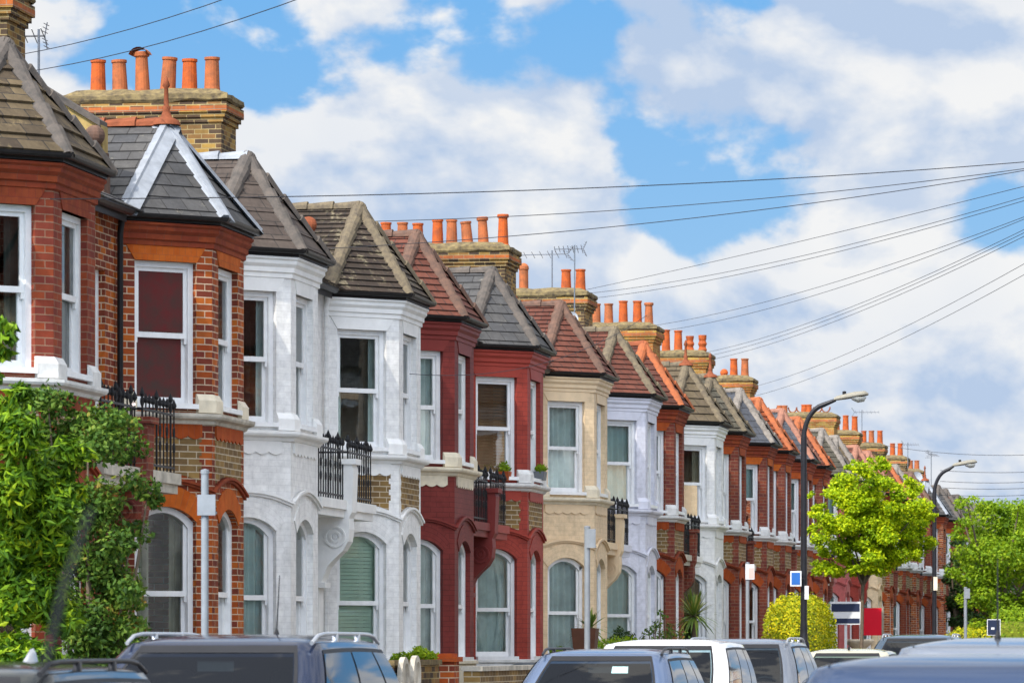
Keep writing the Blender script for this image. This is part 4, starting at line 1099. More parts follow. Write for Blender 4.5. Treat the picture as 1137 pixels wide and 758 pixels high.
# round stone ornaments on the first wall
for k,(px,py) in enumerate(((447,752),(460,750))):
    p=at(px,py,X=XW-.16); t=MB(); rows=[]
    for j in range(5):
        r=[.24,.24,.17,.15,.0][j]; x=[-.02,.04,.05,.02,.02][j]
        rows.append([(x,r*math.cos(q*PI/12),r*math.sin(q*PI/12)) for q in range(24)])
    t.grid(rows,True); o=part('round_stone_boss',t,M['stone_grey'],None); o.location=p
    tag(o,['round carved stone boss low on the old garden wall, nearer the first car','round carved stone boss low on the old garden wall, nearer the orange pier'][k],'stone ornament','stone bosses on the garden wall')
def bin_(label,px,py,X,w=.58):
    p=at(px,py,X=X); t=thing('wheelie_bin',label,'bin',(p.x,p.y,.13),0,'bins behind the garden wall'); H=p.z-.13
    g=MB(); g.mesh([(-w*.4,-w*.45,0),(w*.4,-w*.45,0),(w*.4,w*.45,0),(-w*.4,w*.45,0),(-w/2,-w*.6,H-.08),(w/2,-w*.6,H-.08),(w/2,w*.6,H-.08),(-w/2,w*.6,H-.08)],[(3,2,1,0),(4,5,6,7),(0,1,5,4),(1,2,6,5),(2,3,7,6),(3,0,4,7)]); part('body',g,M['bin'],t)
    g=MB(); rows=[[(x,y,H-.08+.08*(1-(abs(x)/(w*.55))**3)) for x in [w*.55*k/4 for k in range(-4,5)]] for y in (-w*.64,w*.64)]; g.grid(rows); g.poly([r for r in rows[0]]); g.poly(list(reversed(rows[1]))); part('lid',g,M['bin'],t)
bin_('grey wheelie bin with curved lid behind the yellow garden wall',590,735,10.5)
bin_('dark wheelie bin between the yellow wall and the brown planter',612,736,10.6)
p=at(635,728,X=10.25); ztop=z_of(697,10.25,p.y)
t=thing('garden_planter','tall tapered brown planter standing on the low wall at the cream house','planter',(p.x+.2,p.y,1.32))
g=MB(); H=ztop-1.32; a,b=.13,.185
rows=[[(-a,-a,0),(a,-a,0),(a,a,0),(-a,a,0)],[(-b,-b,H),(b,-b,H),(b,b,H),(-b,b,H)],[(-b+.02,-b+.02,H),(b-.02,-b+.02,H),(b-.02,b-.02,H),(-b+.02,b-.02,H)],[(-b+.03,-b+.03,H-.06),(b-.03,-b+.03,H-.06),(b-.03,b-.03,H-.06),(-b+.03,b-.03,H-.06)]]
g.grid(rows,True); g.poly(list(reversed(rows[0]))); part('pot',g,M['planter'],t); g=MB(); g.poly(rows[3]); part('soil',g,M['earth'],t)
# ------------------------------------------------------------------ street furniture
def lamp(label,px,ptop,X,headpx):
    s=s_of(px,X); t=thing('street_lamp',label,'street lamp',(-X,s,.12),0,'street lamps along the kerb')
    H=z_of(ptop,X,s)-.12; pm=F/depth(X,s)
    reach=(headpx[0]-px)/pm
    g=MB(); g.lathe((0,0,0),[(.10,0),(.10,1.55),(.095,1.6),(.07,1.66),(.068,1.9)],12)
    part('base_compartment',g,M['post_black'],t,True)
    pts=[(0,0,1.5),(0,0,H-.75)]+[(.42*(1-math.cos(q*PI/2/7*.9)),0,H-.75+.62*math.sin(q*PI/2/7*.9)) for q in range(1,8)]
    e=pts[-1]; pts.append((reach,0,H-.05))
    g=MB(); g.tube(pts,[.062,.055]+[.045]*7+[.03],10); part('column',g,M['post_black'],t,True)
    L=(headpx[1]-headpx[0])/pm; c=Vector((reach-.03,0,H-.05))
    rows=[]
    for f,w,h,dz in ((0,.04,.04,0),(.08,.07,.06,.01),(.3,.10,.075,.03),(.6,.14,.085,.06),(.9,.13,.075,.085),(1,.06,.03,.09)):
        rows.append([(c.x+L*f,c.y+w*math.cos(q*PI/6),c.z+dz+h*math.sin(q*PI/6)*(1 if math.sin(q*PI/6)>0 else .35)) for q in range(12)])
    g=MB(); g.grid(rows,True); g.poly(list(reversed(rows[0]))); g.poly(rows[-1])
    hd=part('lamp_head',g,M['lamp_shell'],t,True)
    rows=[]
    for f,w,h in ((.48,.02,.0),(.52,.10,.05),(.7,.12,.10),(.88,.10,.08),(.95,.02,.0)):
        rows.append([(c.x+L*f,c.y+w*math.cos(q*PI/8),c.z+.045-h*math.sin(q*PI/8)) for q in range(9)])
    g=MB(); g.grid(rows); part('bowl',g,M['lens'],hd,True)
    g=MB(); g.lathe((c.x+L*.3,0,c.z+.10),[(0,0),(.035,0),(.035,.05),(0,.06)],8); part('photocell',g,M['blackplastic'],hd)
    return t,s,pm
l1,sl1,pm1=lamp('tall black street lamp with a grey head, the nearer of the two',892.5,441,8.3,(928,966))
l2,sl2,pm2=lamp('tall black street lamp with a pale head, the farther one by the end brick bay',1037.5,515,8.3,(1059,1086))
def signplate(name,label,px0,px1,py0,py1,X,s,mats,cat='sign',post=None,thick=.02,yoff=0):
    x0,x1=-X_of(px0,s),-X_of(px1,s); zt=z_of(py0,X,s); zb=z_of(py1,X,s); cx=(x0+x1)/2
    t=thing(name,label,cat,(cx,s+yoff,zb)); w=(x1-x0)/2; h=zt-zb
    g=MB(); g.box(-w,w,-thick,0,0,h); part('plate',g,M[mats],t)
    return t,w,h
t,w,h=signplate('parking_sign','small blue street sign with white border on the near street lamp',877.5,890,633.5,650.5,8.3,sl1-.12,'sign_white')
g=MB(); g.box(-w+.025,w-.025,-.026,-.0205,.03,h-.03); part('blue_panel',g,M['sign_blue'],t)
g=MB(); g.box(0,w+.06,0,.025,h*.45,h*.55); part('bracket',g,M['post_black'],t)
t,w,h=signplate('notice_plate','small white notice plate on the right side of the near street lamp',893.5,898,650,665,8.25,sl1-.1,'sign_white')
t,w,h=signplate('notice_plate','small cream notice plate on the far street lamp shaft',1036.5,1041,640,655,8.25,sl2-.1,'stone_cream')
def signpost(label,px,ptop,X,rad,plate=None,mat='post_grey',pside=0):
    s=s_of(px,X); t=thing('sign_post',label,'sign post',(-X,s,.12),0,'grey parking sign posts'); H=z_of(ptop,X,s)-.12
    g=MB(); g.tube([(0,0,0),(0,0,H)],rad,12); part('pole',g,M[mat],t,True)
    g=MB(); g.lathe((0,0,H),[(rad+.004,-.02),(rad+.004,.01),(0,.02)],12); part('cap',g,M[mat],t)
    if plate:
        a,b,c,d=plate; x0,x1=-X_of(a,s)+X,-X_of(b,s)+X; z1,z0=z_of(c,X,s)-.12,z_of(d,X,s)-.12
        g=MB(); g.box(x0,x1,-rad-.016,-rad-.004,z0,z1); g.box(x0,x1,-rad-.004,rad*.5,z0+.01,z0+.03); pl=part('sign_plate',g,M['sign_white'] if mat!='post_grey' or pside else M['post_grey'],t)
        if pside:
            g=MB(); g.box(x0+(x1-x0)*.35,x1-.01,-rad-.019,-rad-.016,z0+.02,z1-.06); part('pink_panel',g,M['sign_pink'],pl)
signpost('grey metal sign post in front of the orange brick bay',227.5,523,8.2,.03,(220.5,240.5,549,572))
signpost('grey metal sign post in front of the cream house',652,585,8.2,.036,(652,662,587,608))
signpost('slim grey sign post left of the golden hedge with a white and pink plate',830,625,8.3,.03,(828,838,626,643),'post_grey',1)
signpost('slim pale sign post beyond the far street lamp',1072,652,8.3,.045,(1071,1077,653,664))
signpost('slim pale sign post at the right edge of the view',1133,672,8.3,.04,None)
# agent boards
t,w,h=signplate('agent_board','navy and white estate agent board on a white post below the street tree',922,956,667.5,693,10.1,s_of(939,10.1),'sign_white')
g=MB(); g.box(-w+.03,w-.03,-.026,-.0205,h-.24,h-.05); g.box(-w+.03,w-.03,-.026,-.0205,.0+.03,.15); part('navy_bands',g,M['sign_navy'],t)
g=MB(); g.box(-.03,.03,.001,.05,-2.0,h*.9); part('post',g,M['sign_white'],t)
t,w,h=signplate('agent_board','plain red estate agent board right of the navy and white one',956.5,979,674.5,705,10.0,s_of(968,10.0),'sign_red')
g=MB(); g.box(w+.002,w+.05,-.03,.03,-2.0,h+.03); part('post',g,M['wood'],t)
t,w,h=signplate('agent_board','small black estate agent board under the right edge tree',1096,1111,687,705,X_of(1103,128),128,'sign_white')
g=MB(); g.box(-w+.02,w-.02,-.026,-.0205,.02,h-.02); part('black_panel',g,M['sign_navy'],t)
g=MB(); g.box(-w*.4,w*.1,-.031,-.0262,h*.36,h*.5); part('white_mark',g,M['sign_white'],t)
g=MB(); g.box(-.03,.03,.001,.05,-2.0,h*.6); part('post',g,M['wood'],t)
p=at(954,716,X=9.9); t=thing('stone_urn','shallow stone urn on a pedestal between the agent boards','urn',(p.x,p.y,.13)); H=p.z-.13; r=17/46/1.0
g=MB(); g.box(-.16,.16,-.16,.16,0,H-.25); part('pedestal',g,M['urn'],t)
g=MB(); g.lathe((0,0,H-.25),[(.14,0),(.10,.05),(.07,.10),(.10,.14),(.20,.2),(.30,.28),(r,.34),(r,.40),(.30,.40),(.2,.32),(0,.3)],16); part('bowl',g,M['urn'],t,True)
# ------------------------------------------------------------------ aerials and dishes
def yagi(label,px,py0,py1,X,s,boom,az=0,n=7,group='television aerials on the chimneys'):
    p=at(px,py1,s=s); z0=z_of(py1,-p.x,s); z1=z_of(py0,-p.x,s)
    t=thing('television_aerial',label,'aerial',(p.x,s,z0),0,group); H=z1-z0
    g=MB(); g.tube([(0,0,-.3),(0,0,H+.04)],.018,6); part('mast',g,M['alu'],t)
    g=MB(); d=Vector((math.cos(az),math.sin(az),0)); e=Vector((-math.sin(az),math.cos(az),.0))
    a=Vector((0,0,H-.05)); g.tube([a-d*boom*.3,a+d*boom*.7],.013,5)
    for k in range(n):
        c=a-d*boom*.25+d*boom*.93*k/(n-1); L=.17-.05*k/n
        g.tube([c-e*L-Vector((0,0,L*.5)),c+e*L+Vector((0,0,L*.5))],.007,4)
    for sg in (-1,1):
        g.tube([a-d*boom*.3,a-d*boom*.42+Vector((0,0,sg*.18))],.008,4)
        for k in range(3): 
            q=a-d*boom*(.3+.04*k)+Vector((0,0,sg*(.05+.05*k))); g.tube([q-e*.14,q+e*.14],.006,4)
    part('array',g,M['alu'],t)
s_a=s_of(60,16.2)
yagi('slim aerial mast beside the leftmost chimney',43,36,84,16,61,.28,PI,3)
s3=s_of(658,16.2)-.8
yagi('aerial on a short mast on the third chimney, left of the taller mast',613,280,320,16,s3,1.3,PI*.95)
yagi('aerial on a tall mast rising from the satellite dish on the third chimney',638,274,350,16,s3-1.2,.7,PI)
yagi('small horizontal aerial behind the near street lamp head',957,456,480,16,s_of(958,16.2),1.0,0.2)
yagi('aerial above the far chimneys, left of the far street lamp',1034,503,545,14,190,.8,1.2)
yagi('small aerial mast on the far stacks between the two street lamps',1008,492,512,16,205,.7,.3)
def dish(label,px,py,X,s,r,az=-.6):
    p=at(px,py,s=s); t=thing('satellite_dish',label,'satellite dish',p,az,'satellite dishes')
    g=MB(); rows=[]
    for j in range(6):
        rr=r*j/5; rows.append([(rr*math.cos(q*PI/10),-.0+.25*rr*rr/r-.06,rr*1.1*math.sin(q*PI/10)+0) for q in range(20)])
    rows=[[(x,-y,z) for x,y,z in rw] for rw in rows]
    g.grid(rows,True); rows2=[[(x,y+.012,z) for x,y,z in reversed(rw)] for rw in rows]; g.grid(rows2,True); part('reflector',g,M['dish'],t,True)
    g=MB(); g.tube([(0,-.02,-r*.9),(0,-.3,-.1)],.012,5); g.box(-.03,.03,-.34,-.28,-.13,-.06); part('feed_arm',g,M['alu'],t)
    g=MB(); g.tube([(0,.05,0),(0,.3,-.02)],.03,6); part('wall_bracket',g,M['alu'],t)
dish('round grey satellite dish low on the third chimney',635.5,354,16,s3-1.3,.16,.5)
dish('small satellite dish behind the near street lamp arm',881,470,15.5,150,.17,.5)
dish('pale satellite dish above the crown of the street tree',1018,531,14,185,.25,.5)
# ------------------------------------------------------------------ telegraph poles and wires
def tpole(label,x,y,H):
    t=thing('telegraph_pole',label,'telegraph pole',(x,y,0),0,'telegraph poles outside the picture')
    g=MB(); g.tube([(0,0,0),(0,0,H)],[.15,.10],12); part('pole',g,M['wood'],t,True)
    g=MB(); g.lathe((0,0,H-.5),[(.16,0),(.18,.0),(.18,.06),(.16,.06)],14); part('ring_bracket',g,M['iron'],t)
PT=Vector((-X_of(1390,60),60,z_of(160,X_of(1390,60),60)))
tpole('wooden telegraph pole just outside the right edge',PT.x,PT.y,PT.z+.3)
PT2=Vector((.9,25,8.6)); tpole('wooden telegraph pole nearer the camera, outside the picture',.9,25,8.9)
PT3=Vector((-.1,150,8.4)); tpole('far wooden telegraph pole outside the right edge',-.1,150,8.7)
def wire(label,A,B,sag,r=.0052,grp='telephone wires fanning from the pole'):
    g=MB(); pts=[]
    for k in range(25):
        f=k/24; p=A.lerp(B,f); p.z-=sag*4*f*(1-f); pts.append(p)
    A0=pts[0].copy(); g.tube([p-A0 for p in pts],r,5); o=part('overhead_wire',g,M['wire'],None); o.location=A0
    tag(o,label,'wire',grp)
W=[((56,221),11.5,.25,(0,0),'long wire from the left edge house, crossing all the bay roofs'),
   ((345,247),13.2,.35,(-4,2),'second wire down in the right edge fan, ending above the mossy roof'),
   ((341,277),12.2,.35,(-2,3),'third wire down in the top bunch of the fan'),
   ((649,322),16.3,.1,(0,8),'single wire landing on the third chimney, between the top bunch and the pair below'),
   ((650,326),16.3,.45,(2,12),'upper wire of the pair landing beside the dish chimney'),
   ((650,332),16.3,.45,(3,15),'lower wire of the pair landing beside the dish chimney'),
   ((722,362),16.3,.5,(2,22),'upper wire landing on the golden brick fourth chimney'),
   ((730,368),16.1,.6,(2,23),'lower wire landing right of the fourth chimney'),
   ((780,392),16.3,.6,(4,25),'topmost of the three wires landing on the fifth chimney'),
   ((782,396),16.3,.6,(5,28),'middle of the three wires landing on the fifth chimney'),
   ((786,400),16.1,.6,(5,31),'lowest of the three wires landing on the fifth chimney'),
   ((834,430),16.3,.6,(8,33),'upper of the last two steep wires, landing on the sixth chimney'),
   ((836,440),16.1,.6,(9,40),'lowest steep wire of the fan, landing on the sixth chimney')]
def img(p):
    c,s=math.cos(YAW),math.sin(YAW); xr=p.x*c+p.y*s; dd=-p.x*s+p.y*c
    return CX+F*xr/dd, HY-F*(p.z-CAMZ)/dd
EDGE=[180,187.5,189.5,207,219,223,241,243.5,255,258.5,262.5,293,305]
for (pp,X,sag,off,lab),ey in zip(W,EDGE):
    A=at(pp[0],pp[1],X=X); B=PT.copy(); sag*=.7
    for _ in range(6):
        last=None
        for k in range(101):
            f=k/100; p=A.lerp(B,f); p.z-=sag*4*f*(1-f); q=img(p)
            if last and last[0]<1137<=q[0]:
                yy=last[1]+(q[1]-last[1])*(1137-last[0])/(q[0]-last[0]); B.z+=(yy-ey)/F*depth(.3,60)*1.25
                break
            last=q
    wire(lab,A,B,sag)
wire('upper of the two wires crossing the sky at the top left',at(-10,66,X=16),PT2+Vector((0,0,.0)),.7)
wire('lower of the two wires crossing the sky at the top left',at(-10,85,X=16),PT2+Vector((0,0,-.35)),.7)
for k,(py,dy) in enumerate(((522,-2),(534,6),(541,12),(549,18))):
    wire(['topmost','second','third','lowest'][k]+' of four faint far wires right of the far street lamp',at(1044,py,X=11.4),PT3+Vector((0,0,-dy*.03)),.5,.009,'far wires between the lamps and the right edge')
wire('faint far wire leaving the chimneys behind the near lamp head',at(955,489,X=16),PT3+Vector((0,0,.6)),.9,.009,'far wires between the lamps and the right edge')
wire('thin service wire drooping across the cream house roof',at(455,415,X=11.4),at(700,424,X=11.4)+Vector((.3,0,1.2)),.35,.005,'service wires along the bays')
# ------------------------------------------------------------------ cars
def rrect(x0,x1,w,r,ns=8,nc=5):
    """rounded rectangle outline, starting rear-left going rear, right, front, left ; returns pts & index ranges"""
    pts=[];rng={}
    def side(nm,a,b):
        rng[nm]=(len(pts),len(pts)+ns)
        for k in range(ns+1): pts.append((a[0]+(b[0]-a[0])*k/ns,a[1]+(b[1]-a[1])*k/ns))
    def corner(c,a0):
        for k in range(1,nc): 
            a=a0+PI/2*k/nc; pts.append((c[0]+r*math.cos(a),c[1]+r*math.sin(a)))
    side('rear',(x0,w-r),(x0,-w+r)); corner((x0+r,-w+r),PI)
    side('right',(x0+r,-w),(x1-r,-w)); corner((x1-r,-w+r),-PI/2)
    side('front',(x1,-w+r),(x1,w-r)); corner((x1-r,w-r),0)
    side('left',(x1-r,w),(x0+r,w)); corner((x0+r,w-r),PI/2)
    return pts,rng
def car(label,loc,facing,paint,H=1.5,L=4.3,W=.88,kind='hatch',rails=None,aerial=None,shark=False,mirror=True,stick=False,group='cars parked along the kerb',roofpaint=None,windscreen_items=False,whip=None):
    """x forward, y left; loc = ground centre; facing: 'near' looks at the camera"""
    t=thing('parked_car',label,'car',loc,PI/2 if facing=='away' else -PI/2,group)
    tall=H>1.6
    zb=H-.56 if not tall else H-.62
    # cabin outlines
    if kind in('suv','mpv'): xb=(-L*.48,L*.30); xt=(-L*.41,L*.085)
    elif kind=='hatch': xb=(-L*.47,L*.27); xt=(-L*.36,L*.05)
    else: xb=(-L*.36,L*.25); xt=(-L*.20,L*.04)
    wb=W*.93; wt=W*.71
    if kind=='mpv': wt=W*.76
    bo,rg=rrect(xb[0],xb[1],wb,.20); to,_=rrect(xt[0],xt[1],wt,.16)
    n=len(bo); RN=7
    def P(j,f,off=0):
        # j may be fractional index around outline
        j=j%n; a=int(j); fr=j-a; b=(a+1)%n
        bx=bo[a][0]+(bo[b][0]-bo[a][0])*fr; by=bo[a][1]+(bo[b][1]-bo[a][1])*fr
        tx=to[a][0]+(to[b][0]-to[a][0])*fr; ty=to[a][1]+(to[b][1]-to[a][1])*fr
        # bulge
        bl=.035*math.sin(PI*f)
        x=bx+(tx-bx)*f; y=by+(ty-by)*f
        cx=(xb[0]+xb[1])/2
        d=Vector((x-cx,y*2.2)); 
        if d.length>0: d.normalize()
        zt=H-.05
        # roof edge sinks a little towards screen corners
        zedge=zt-.018*abs((tx-(xt[0]+xt[1])/2)/((xt[1]-xt[0])/2))**2
        return Vector((x+d.x*(bl+off),y+d.y*(bl+off),zb+(zedge-zb)*f+off*.3))
    g=MB(); rows=[[P(j,k/RN) for j in range(n)] for k in range(RN+1)]
    # crowned roof
    cxm=(xt[0]+xt[1])/2
    for k in range(1,9):
        q=1-k/8.0; qq=q
        ring=[]
        for j in range(n):
            e=P(j,1.0); x=cxm+(e.x-cxm)*qq; y=e.y*qq
            rise=(1-qq**3.4)
            ring.append(Vector((x,y,e.z*qq**3+(H-.05)*(1-qq**3)+.05*rise)))
        rows.append(ring)
    rows=rows[:-1]; fr_,re_=rg['front'],rg['rear']
    b0=len(g.v); [g.v.extend([tuple(p) for p in r_]) for r_ in rows]
    for i_ in range(len(rows)-1):
        for j_ in range(n):
            k_=(j_+1)%n
            if 1<=i_<=5 and (fr_[0]<=j_<fr_[1] or re_[0]+1<=j_<re_[1]-1): continue
            g.f.append((b0+i_*n+j_,b0+i_*n+k_,b0+(i_+1)*n+k_,b0+(i_+1)*n+j_)); g.m.append(0); g.uv.append(None)
    g.poly(rows[-1])
    body=part('cabin',g,roofpaint or paint,t,True)
    for sd_ in ('right','left'):
        a_,b_=rg[sd_]; g=MB(); rws=[]
        for j in range(a_-2,b_+3):
            e=P(j,1.0); pr=[]
            for q_ in (.915,.90):
                z_=e.z*q_**3+(H-.05)*(1-q_**3)+.05*(1-q_**3.4)+.004
                pr.append((cxm+(e.x-cxm)*(.985 if q_>.91 else .985),e.y*q_,z_))
            rws.append(pr)
        g.grid(rws); part('roof_seam',g,M['blackplastic'],t)
    # lower body
    oa,_=rrect(xb[0],xb[1],wb,.20); ob,_=rrect(-L/2+.04,L/2-.12,W*.97,.30); oc,_=rrect(-L/2,L/2,W,.34); od,_=rrect(-L/2+.05,L/2-.05,W*.96,.30)
    def hz(x): 
        f=max(0,(x-xb[1]+.25)/(L/2-xb[1])); return zb-.02-.20*f**1.4
    rows=[[Vector((a[0],a[1],zb)) for a in oa],
          [Vector((a[0],a[1],hz(a[0])-.01)) for a in [((p[0]+q[0]*1.0)/2,(p[1]+q[1])/2) for p,q in zip(oa,ob)]],
          [Vector((a[0],a[1],hz(a[0])-.05)) for a in ob],[Vector((a[0],a[1],min(hz(a[0])-.16,.82))) for a in oc],[Vector((a[0],a[1],.5)) for a in oc],[Vector((a[0],a[1],.24)) for a in od]]
    g=MB(); g.grid(list(reversed(rows)),True); g.poly(rows[-1]); part('body',g,paint,t,True)
    def glass(nm,j0,j1,f0,f1,mat=M['carglass'],k=10,off=.007,par=t,name='window',slant=(0,0)):
        g=MB(); rr=[]
        for q in range(7):
            f=f0+(f1-f0)*q/6.0; a=j0+slant[0]*(1-q/6.0)-slant[0]*0; b=j1-slant[1]*(q/6.0)
            rr.append([P(a+(b-a)*u/k,f,off) for u in range(k+1)])
        g.grid(rr); return part(name,g,mat,par,True)
    fr=rg['front']; re=rg['rear']; ri=rg['right']; le=rg['left']
    # black surrounds, then glass
    ws=glass('x',fr[0]-.3,fr[1]+.3,.05,.955,M['screen'],k=12,off=.009,name='windscreen')
    for (u0,u1,f0,f1) in ((fr[0]-.4,fr[0]+.0,.03,.98),(fr[1],fr[1]+.4,.03,.98),(fr[0]-.4,fr[1]+.4,.90,.985),(fr[0]-.4,fr[1]+.4,.03,.15)):
        glass('x',u0,u1,f0,f1,M['blackplastic'],8,.012,ws,name='screen_seal')
    glass('x',re[0]+.1,re[1]-.1,.12,.90,k=12,off=.009,name='rear_window')
    g=MB(); g.box(xb[0]+.3,xb[1]-.15,-wb+.12,wb-.12,.45,zb-.10); g.box(xb[1]-.55,xb[1]-.12,-wb+.12,wb-.12,zb-.1,zb+.02)
    for sx,sy in ((.02,-1),(.02,1),(-.22,-1),(-.22,1)):
        cx_=L*sx; cy_=sy*W*.42
        rws=[[(cx_+a_+e_*math.cos(q*PI/6),cy_+w_*math.sin(q*PI/6),z_) for q in range(12)] for a_,e_,w_,z_ in ((.1,.10,.24,zb-.2),(.0,.09,.25,zb+.05),(-.08,.07,.20,zb+.16),(-.09,.02,.05,zb+.17),(-.10,.02,.05,zb+.21),(-.10,.06,.13,zb+.22),(-.12,.06,.13,zb+.36),(-.12,.02,.08,zb+.39))]
        g.grid(rws,True); g.poly(rws[-1])
    inter=part('interior',g,M['seat'],t,True)
    g=MB(); rm=P((fr[0]+fr[1])/2,.80,-.09); g.box(rm.x-.02,rm.x,-.12,.12,rm.z-.035,rm.z+.035); part('rear_view_mirror',g,M['seat'],t)
    g=MB(); g.tube([(xb[1]-.62+.05*math.sin(q*PI/8),W*.42+.18*math.cos(q*PI/8),zb-.02+.16*math.sin(q*PI/8)) for q in range(17)],.014,6,False); part('steering_wheel',g,M['blackplastic'],inter)
    for side in (ri,le):
        a,b=side; 
        glass('x',a-.4,b+.6,.06,.93,M['blackplastic'],14,.004,name='side_window_trim')
        segs=((a+.1,a+1.7),(a+1.9,a+4.6),(a+4.8,b+.2)) if side is ri else ((a-.2,b-4.8),(b-4.6,b-1.9),(b-1.7,b-.1))
        for u,v in segs: glass('x',u,v,.10,.88,k=6,off=.009,name='side_window')
    if windscreen_items:
        g=MB(); p0=P((fr[0]+fr[1])/2+1.0,.68,.012); p1=P((fr[0]+fr[1])/2+2.2,.68,.012); p2=P((fr[0]+fr[1])/2+2.2,.80,.012); p3=P((fr[0]+fr[1])/2+1.0,.80,.012)
        g.poly([p0,p1,p2,p3]); part('paper_notice',g,M['paper'],ws)
    if stick:
        g=MB(); 
        for u,f,w_,h_ in ((fr[0]+1.2,.16,.7,.10),(fr[0]+.3,.2,.35,.12)):
            g.poly([P(u,f,.012),P(u+w_,f,.012),P(u+w_,f+h_,.012),P(u,f+h_,.012)])
        part('permit_disc',g,M['paper'],ws)
    # wheels
    for sx in (-1,1):
        for sy in (-1,1):
            cx=sx*L*.305; cy=sy*(W-.12); R_=.32
            g=MB(); rws=[]
            for (r,y) in ((.0,-.10),(.2,-.10),(R_,-.08),(R_,.08),(.22,.10),(.2,.09)): rws.append([(cx+r*math.cos(q*PI/12),cy+sy*y,R_+r*math.sin(q*PI/12)) for q in range(24)])
            g.grid(rws,True); wh=part('wheel',g,M['tyre'],t,True)
            g=MB(); g.grid([[(cx+r*math.cos(q*PI/12),cy+sy*y,R_+r*math.sin(q*PI/12)) for q in range(24)] for r,y in ((.21,.095),(.17,.085),(.05,.11),(.0,.11))],True); part('rim',g,M['rim'],wh,True)
    for sy in (-1,1):
        g=MB(); g.box(L/2-.35,L/2-.06,sy*(W-.30)-.16,sy*(W-.30)+.16,.60,.74); part('headlight',g,M['headlight'],t)
        g=MB(); g.box(-L/2+.0,-L/2+.14,sy*(W-.13)-.10,sy*(W-.13)+.10,.72,1.0); part('tail_light',g,M['taillight'],t)
        if mirror:
            g=MB(); c=Vector((L*.235,sy*(W+.09),zb+.05)); rws=[]
            for k in range(7):
                a=-PI/2+PI*k/6; rws.append([c+Vector((.10*math.sin(a) ,sy*.125*math.cos(a)*math.cos(q*PI/6),.085*math.cos(a)*math.sin(q*PI/6))) for q in range(12)])
            g.grid(rws,True); mi=part('wing_mirror',g,paint,t,True)
            g=MB(); g.tube([c-Vector((0,sy*.05,.05)),c-Vector((0,sy*.20,.09))],.03,6); part('mirror_arm',g,M['blackplastic'],mi)
    if rails:
        for sy in (-1,1):
            g=MB(); yy=sy*(wt-.03); x0,x1=xt[0]-.02,xt[1]+.02; pts=[]
            for k in range(13):
                f=k/12; zz=H-.06+.062*(1-abs(2*f-1)**8); pts.append((x0+(x1-x0)*f,yy,zz))
            g.tube(pts,[.014]*13,7); 
            for f in (.33,.66): g.box(x0+(x1-x0)*f-.03,x0+(x1-x0)*f+.03,yy-.015,yy+.015,H-.09,H)
            part('roof_rail',g,M[rails],t,True)
    if aerial:
        ax,ay,al,an=aerial
        g=MB(); g.lathe((ax,ay,H-.015),[(.02,-.01),(.018,.02),(.008,.05),(.005,.06)],8); g.tube([(ax,ay,H+.03),(ax-al*math.sin(an),ay,H+.03+al*math.cos(an))],[.006,.003],5); part('roof_aerial',g,M['blackplastic'],t)
    if shark:
        g=MB(); rws=[[(xt[0]+.18+a,w_*s_,H-.02+z) for s_,z in ((-1,0),(-.5,h_*.7),(0,h_),(.5,h_*.7),(1,0))] for a,w_,h_ in ((-.09,.03,.09),(-.03,.035,.085),(.05,.03,.04),(.11,.005,0))]
        g.grid(rws); g.poly(rws[0]); part('shark_fin_aerial',g,M['rail_silver'],t,True)
    if whip:
        g=MB(); g.tube(whip,[.006,.006,.0045],6); part('roof_aerial',g,M['blackplastic'],t)
    return t
def place(px_right,s,H,L,W,kind,wt=.71):
    """car facing the camera: screen-right roof corner (its front left) seen at px_right, distance s"""
    X=X_of(px_right,s); xt1={'suv':L*.085,'mpv':L*.085,'hatch':L*.05,'saloon':L*.04}[kind]
    return Vector((-X-W*(.76 if kind=='mpv' else .71),s+xt1,0))
K='cars parked along the kerb'
car('dark navy estate car with silver roof rails below the orange brick bay',place(352,29.5,1.72,4.5,.90,'suv'),'near',P_NAVY,1.735,4.5,.90,'suv','rail_silver',aerial=(-.9,.1,.38,.25),stick=True)
car('black car with a black roof rail cut off at the lower left corner',place(60,22.6,1.55,4.4,.88,'hatch')+Vector((0,0,0)),'near',P_BLACK,1.575,4.4,.88,'suv','rail_black',shark=True)
car('steel blue estate car with black roof rails and a paper notice in the windscreen',place(738,46.0,1.6,4.4,.88,'suv'),'near',P_PALEBLUE,1.635,4.4,.88,'suv','rail_black',windscreen_items=True)
car('white people carrier behind the steel blue estate',place(803,51.8,1.73,4.3,.88,'mpv'),'near',P_WHITE,1.74,4.3,.88,'mpv')
car('silver estate with raised silver roof rails in front of the golden hedge',place(876,58.2,1.76,4.5,.90,'suv'),'near',P_SILVER,1.76,4.5,.90,'suv','rail_silver',stick=True)
car('champagne coloured saloon low behind the large blue roof',place(985,74.0,1.62,4.4,.88,'hatch'),'near',P_CREAM,1.63,4.4,.88,'hatch',aerial=(.0,.0,.3,.1))
car('slate blue van-like car far down the row',place(1058,84.0,1.9,4.6,.90,'suv'),'near',P_TEAL,1.88,4.6,.92,'suv','rail_silver')
car('large steel blue car in the right foreground, roof and windscreen top showing',Vector((-1.27,21.2,0)),'away',P_BLUE,1.62,4.4,.90,'hatch')
car('silver grey car behind the large blue one, with a whip aerial',Vector((-1.42,28.2,0)),'away',P_SILVER,1.705,4.5,.90,'suv',aerial=(-1.3,.12,.42,0))
g0=at(45,758,s=5.2)
cn=Vector((-1.12,6.4,0))
car('nearest small car, only its blurred roof aerial in view at lower left',cn,'away',P_NAVY,1.45,4.0,.85,'hatch',whip=None)
ck=[o for o in COL.objects if o.name.startswith('parked_car')][-1]
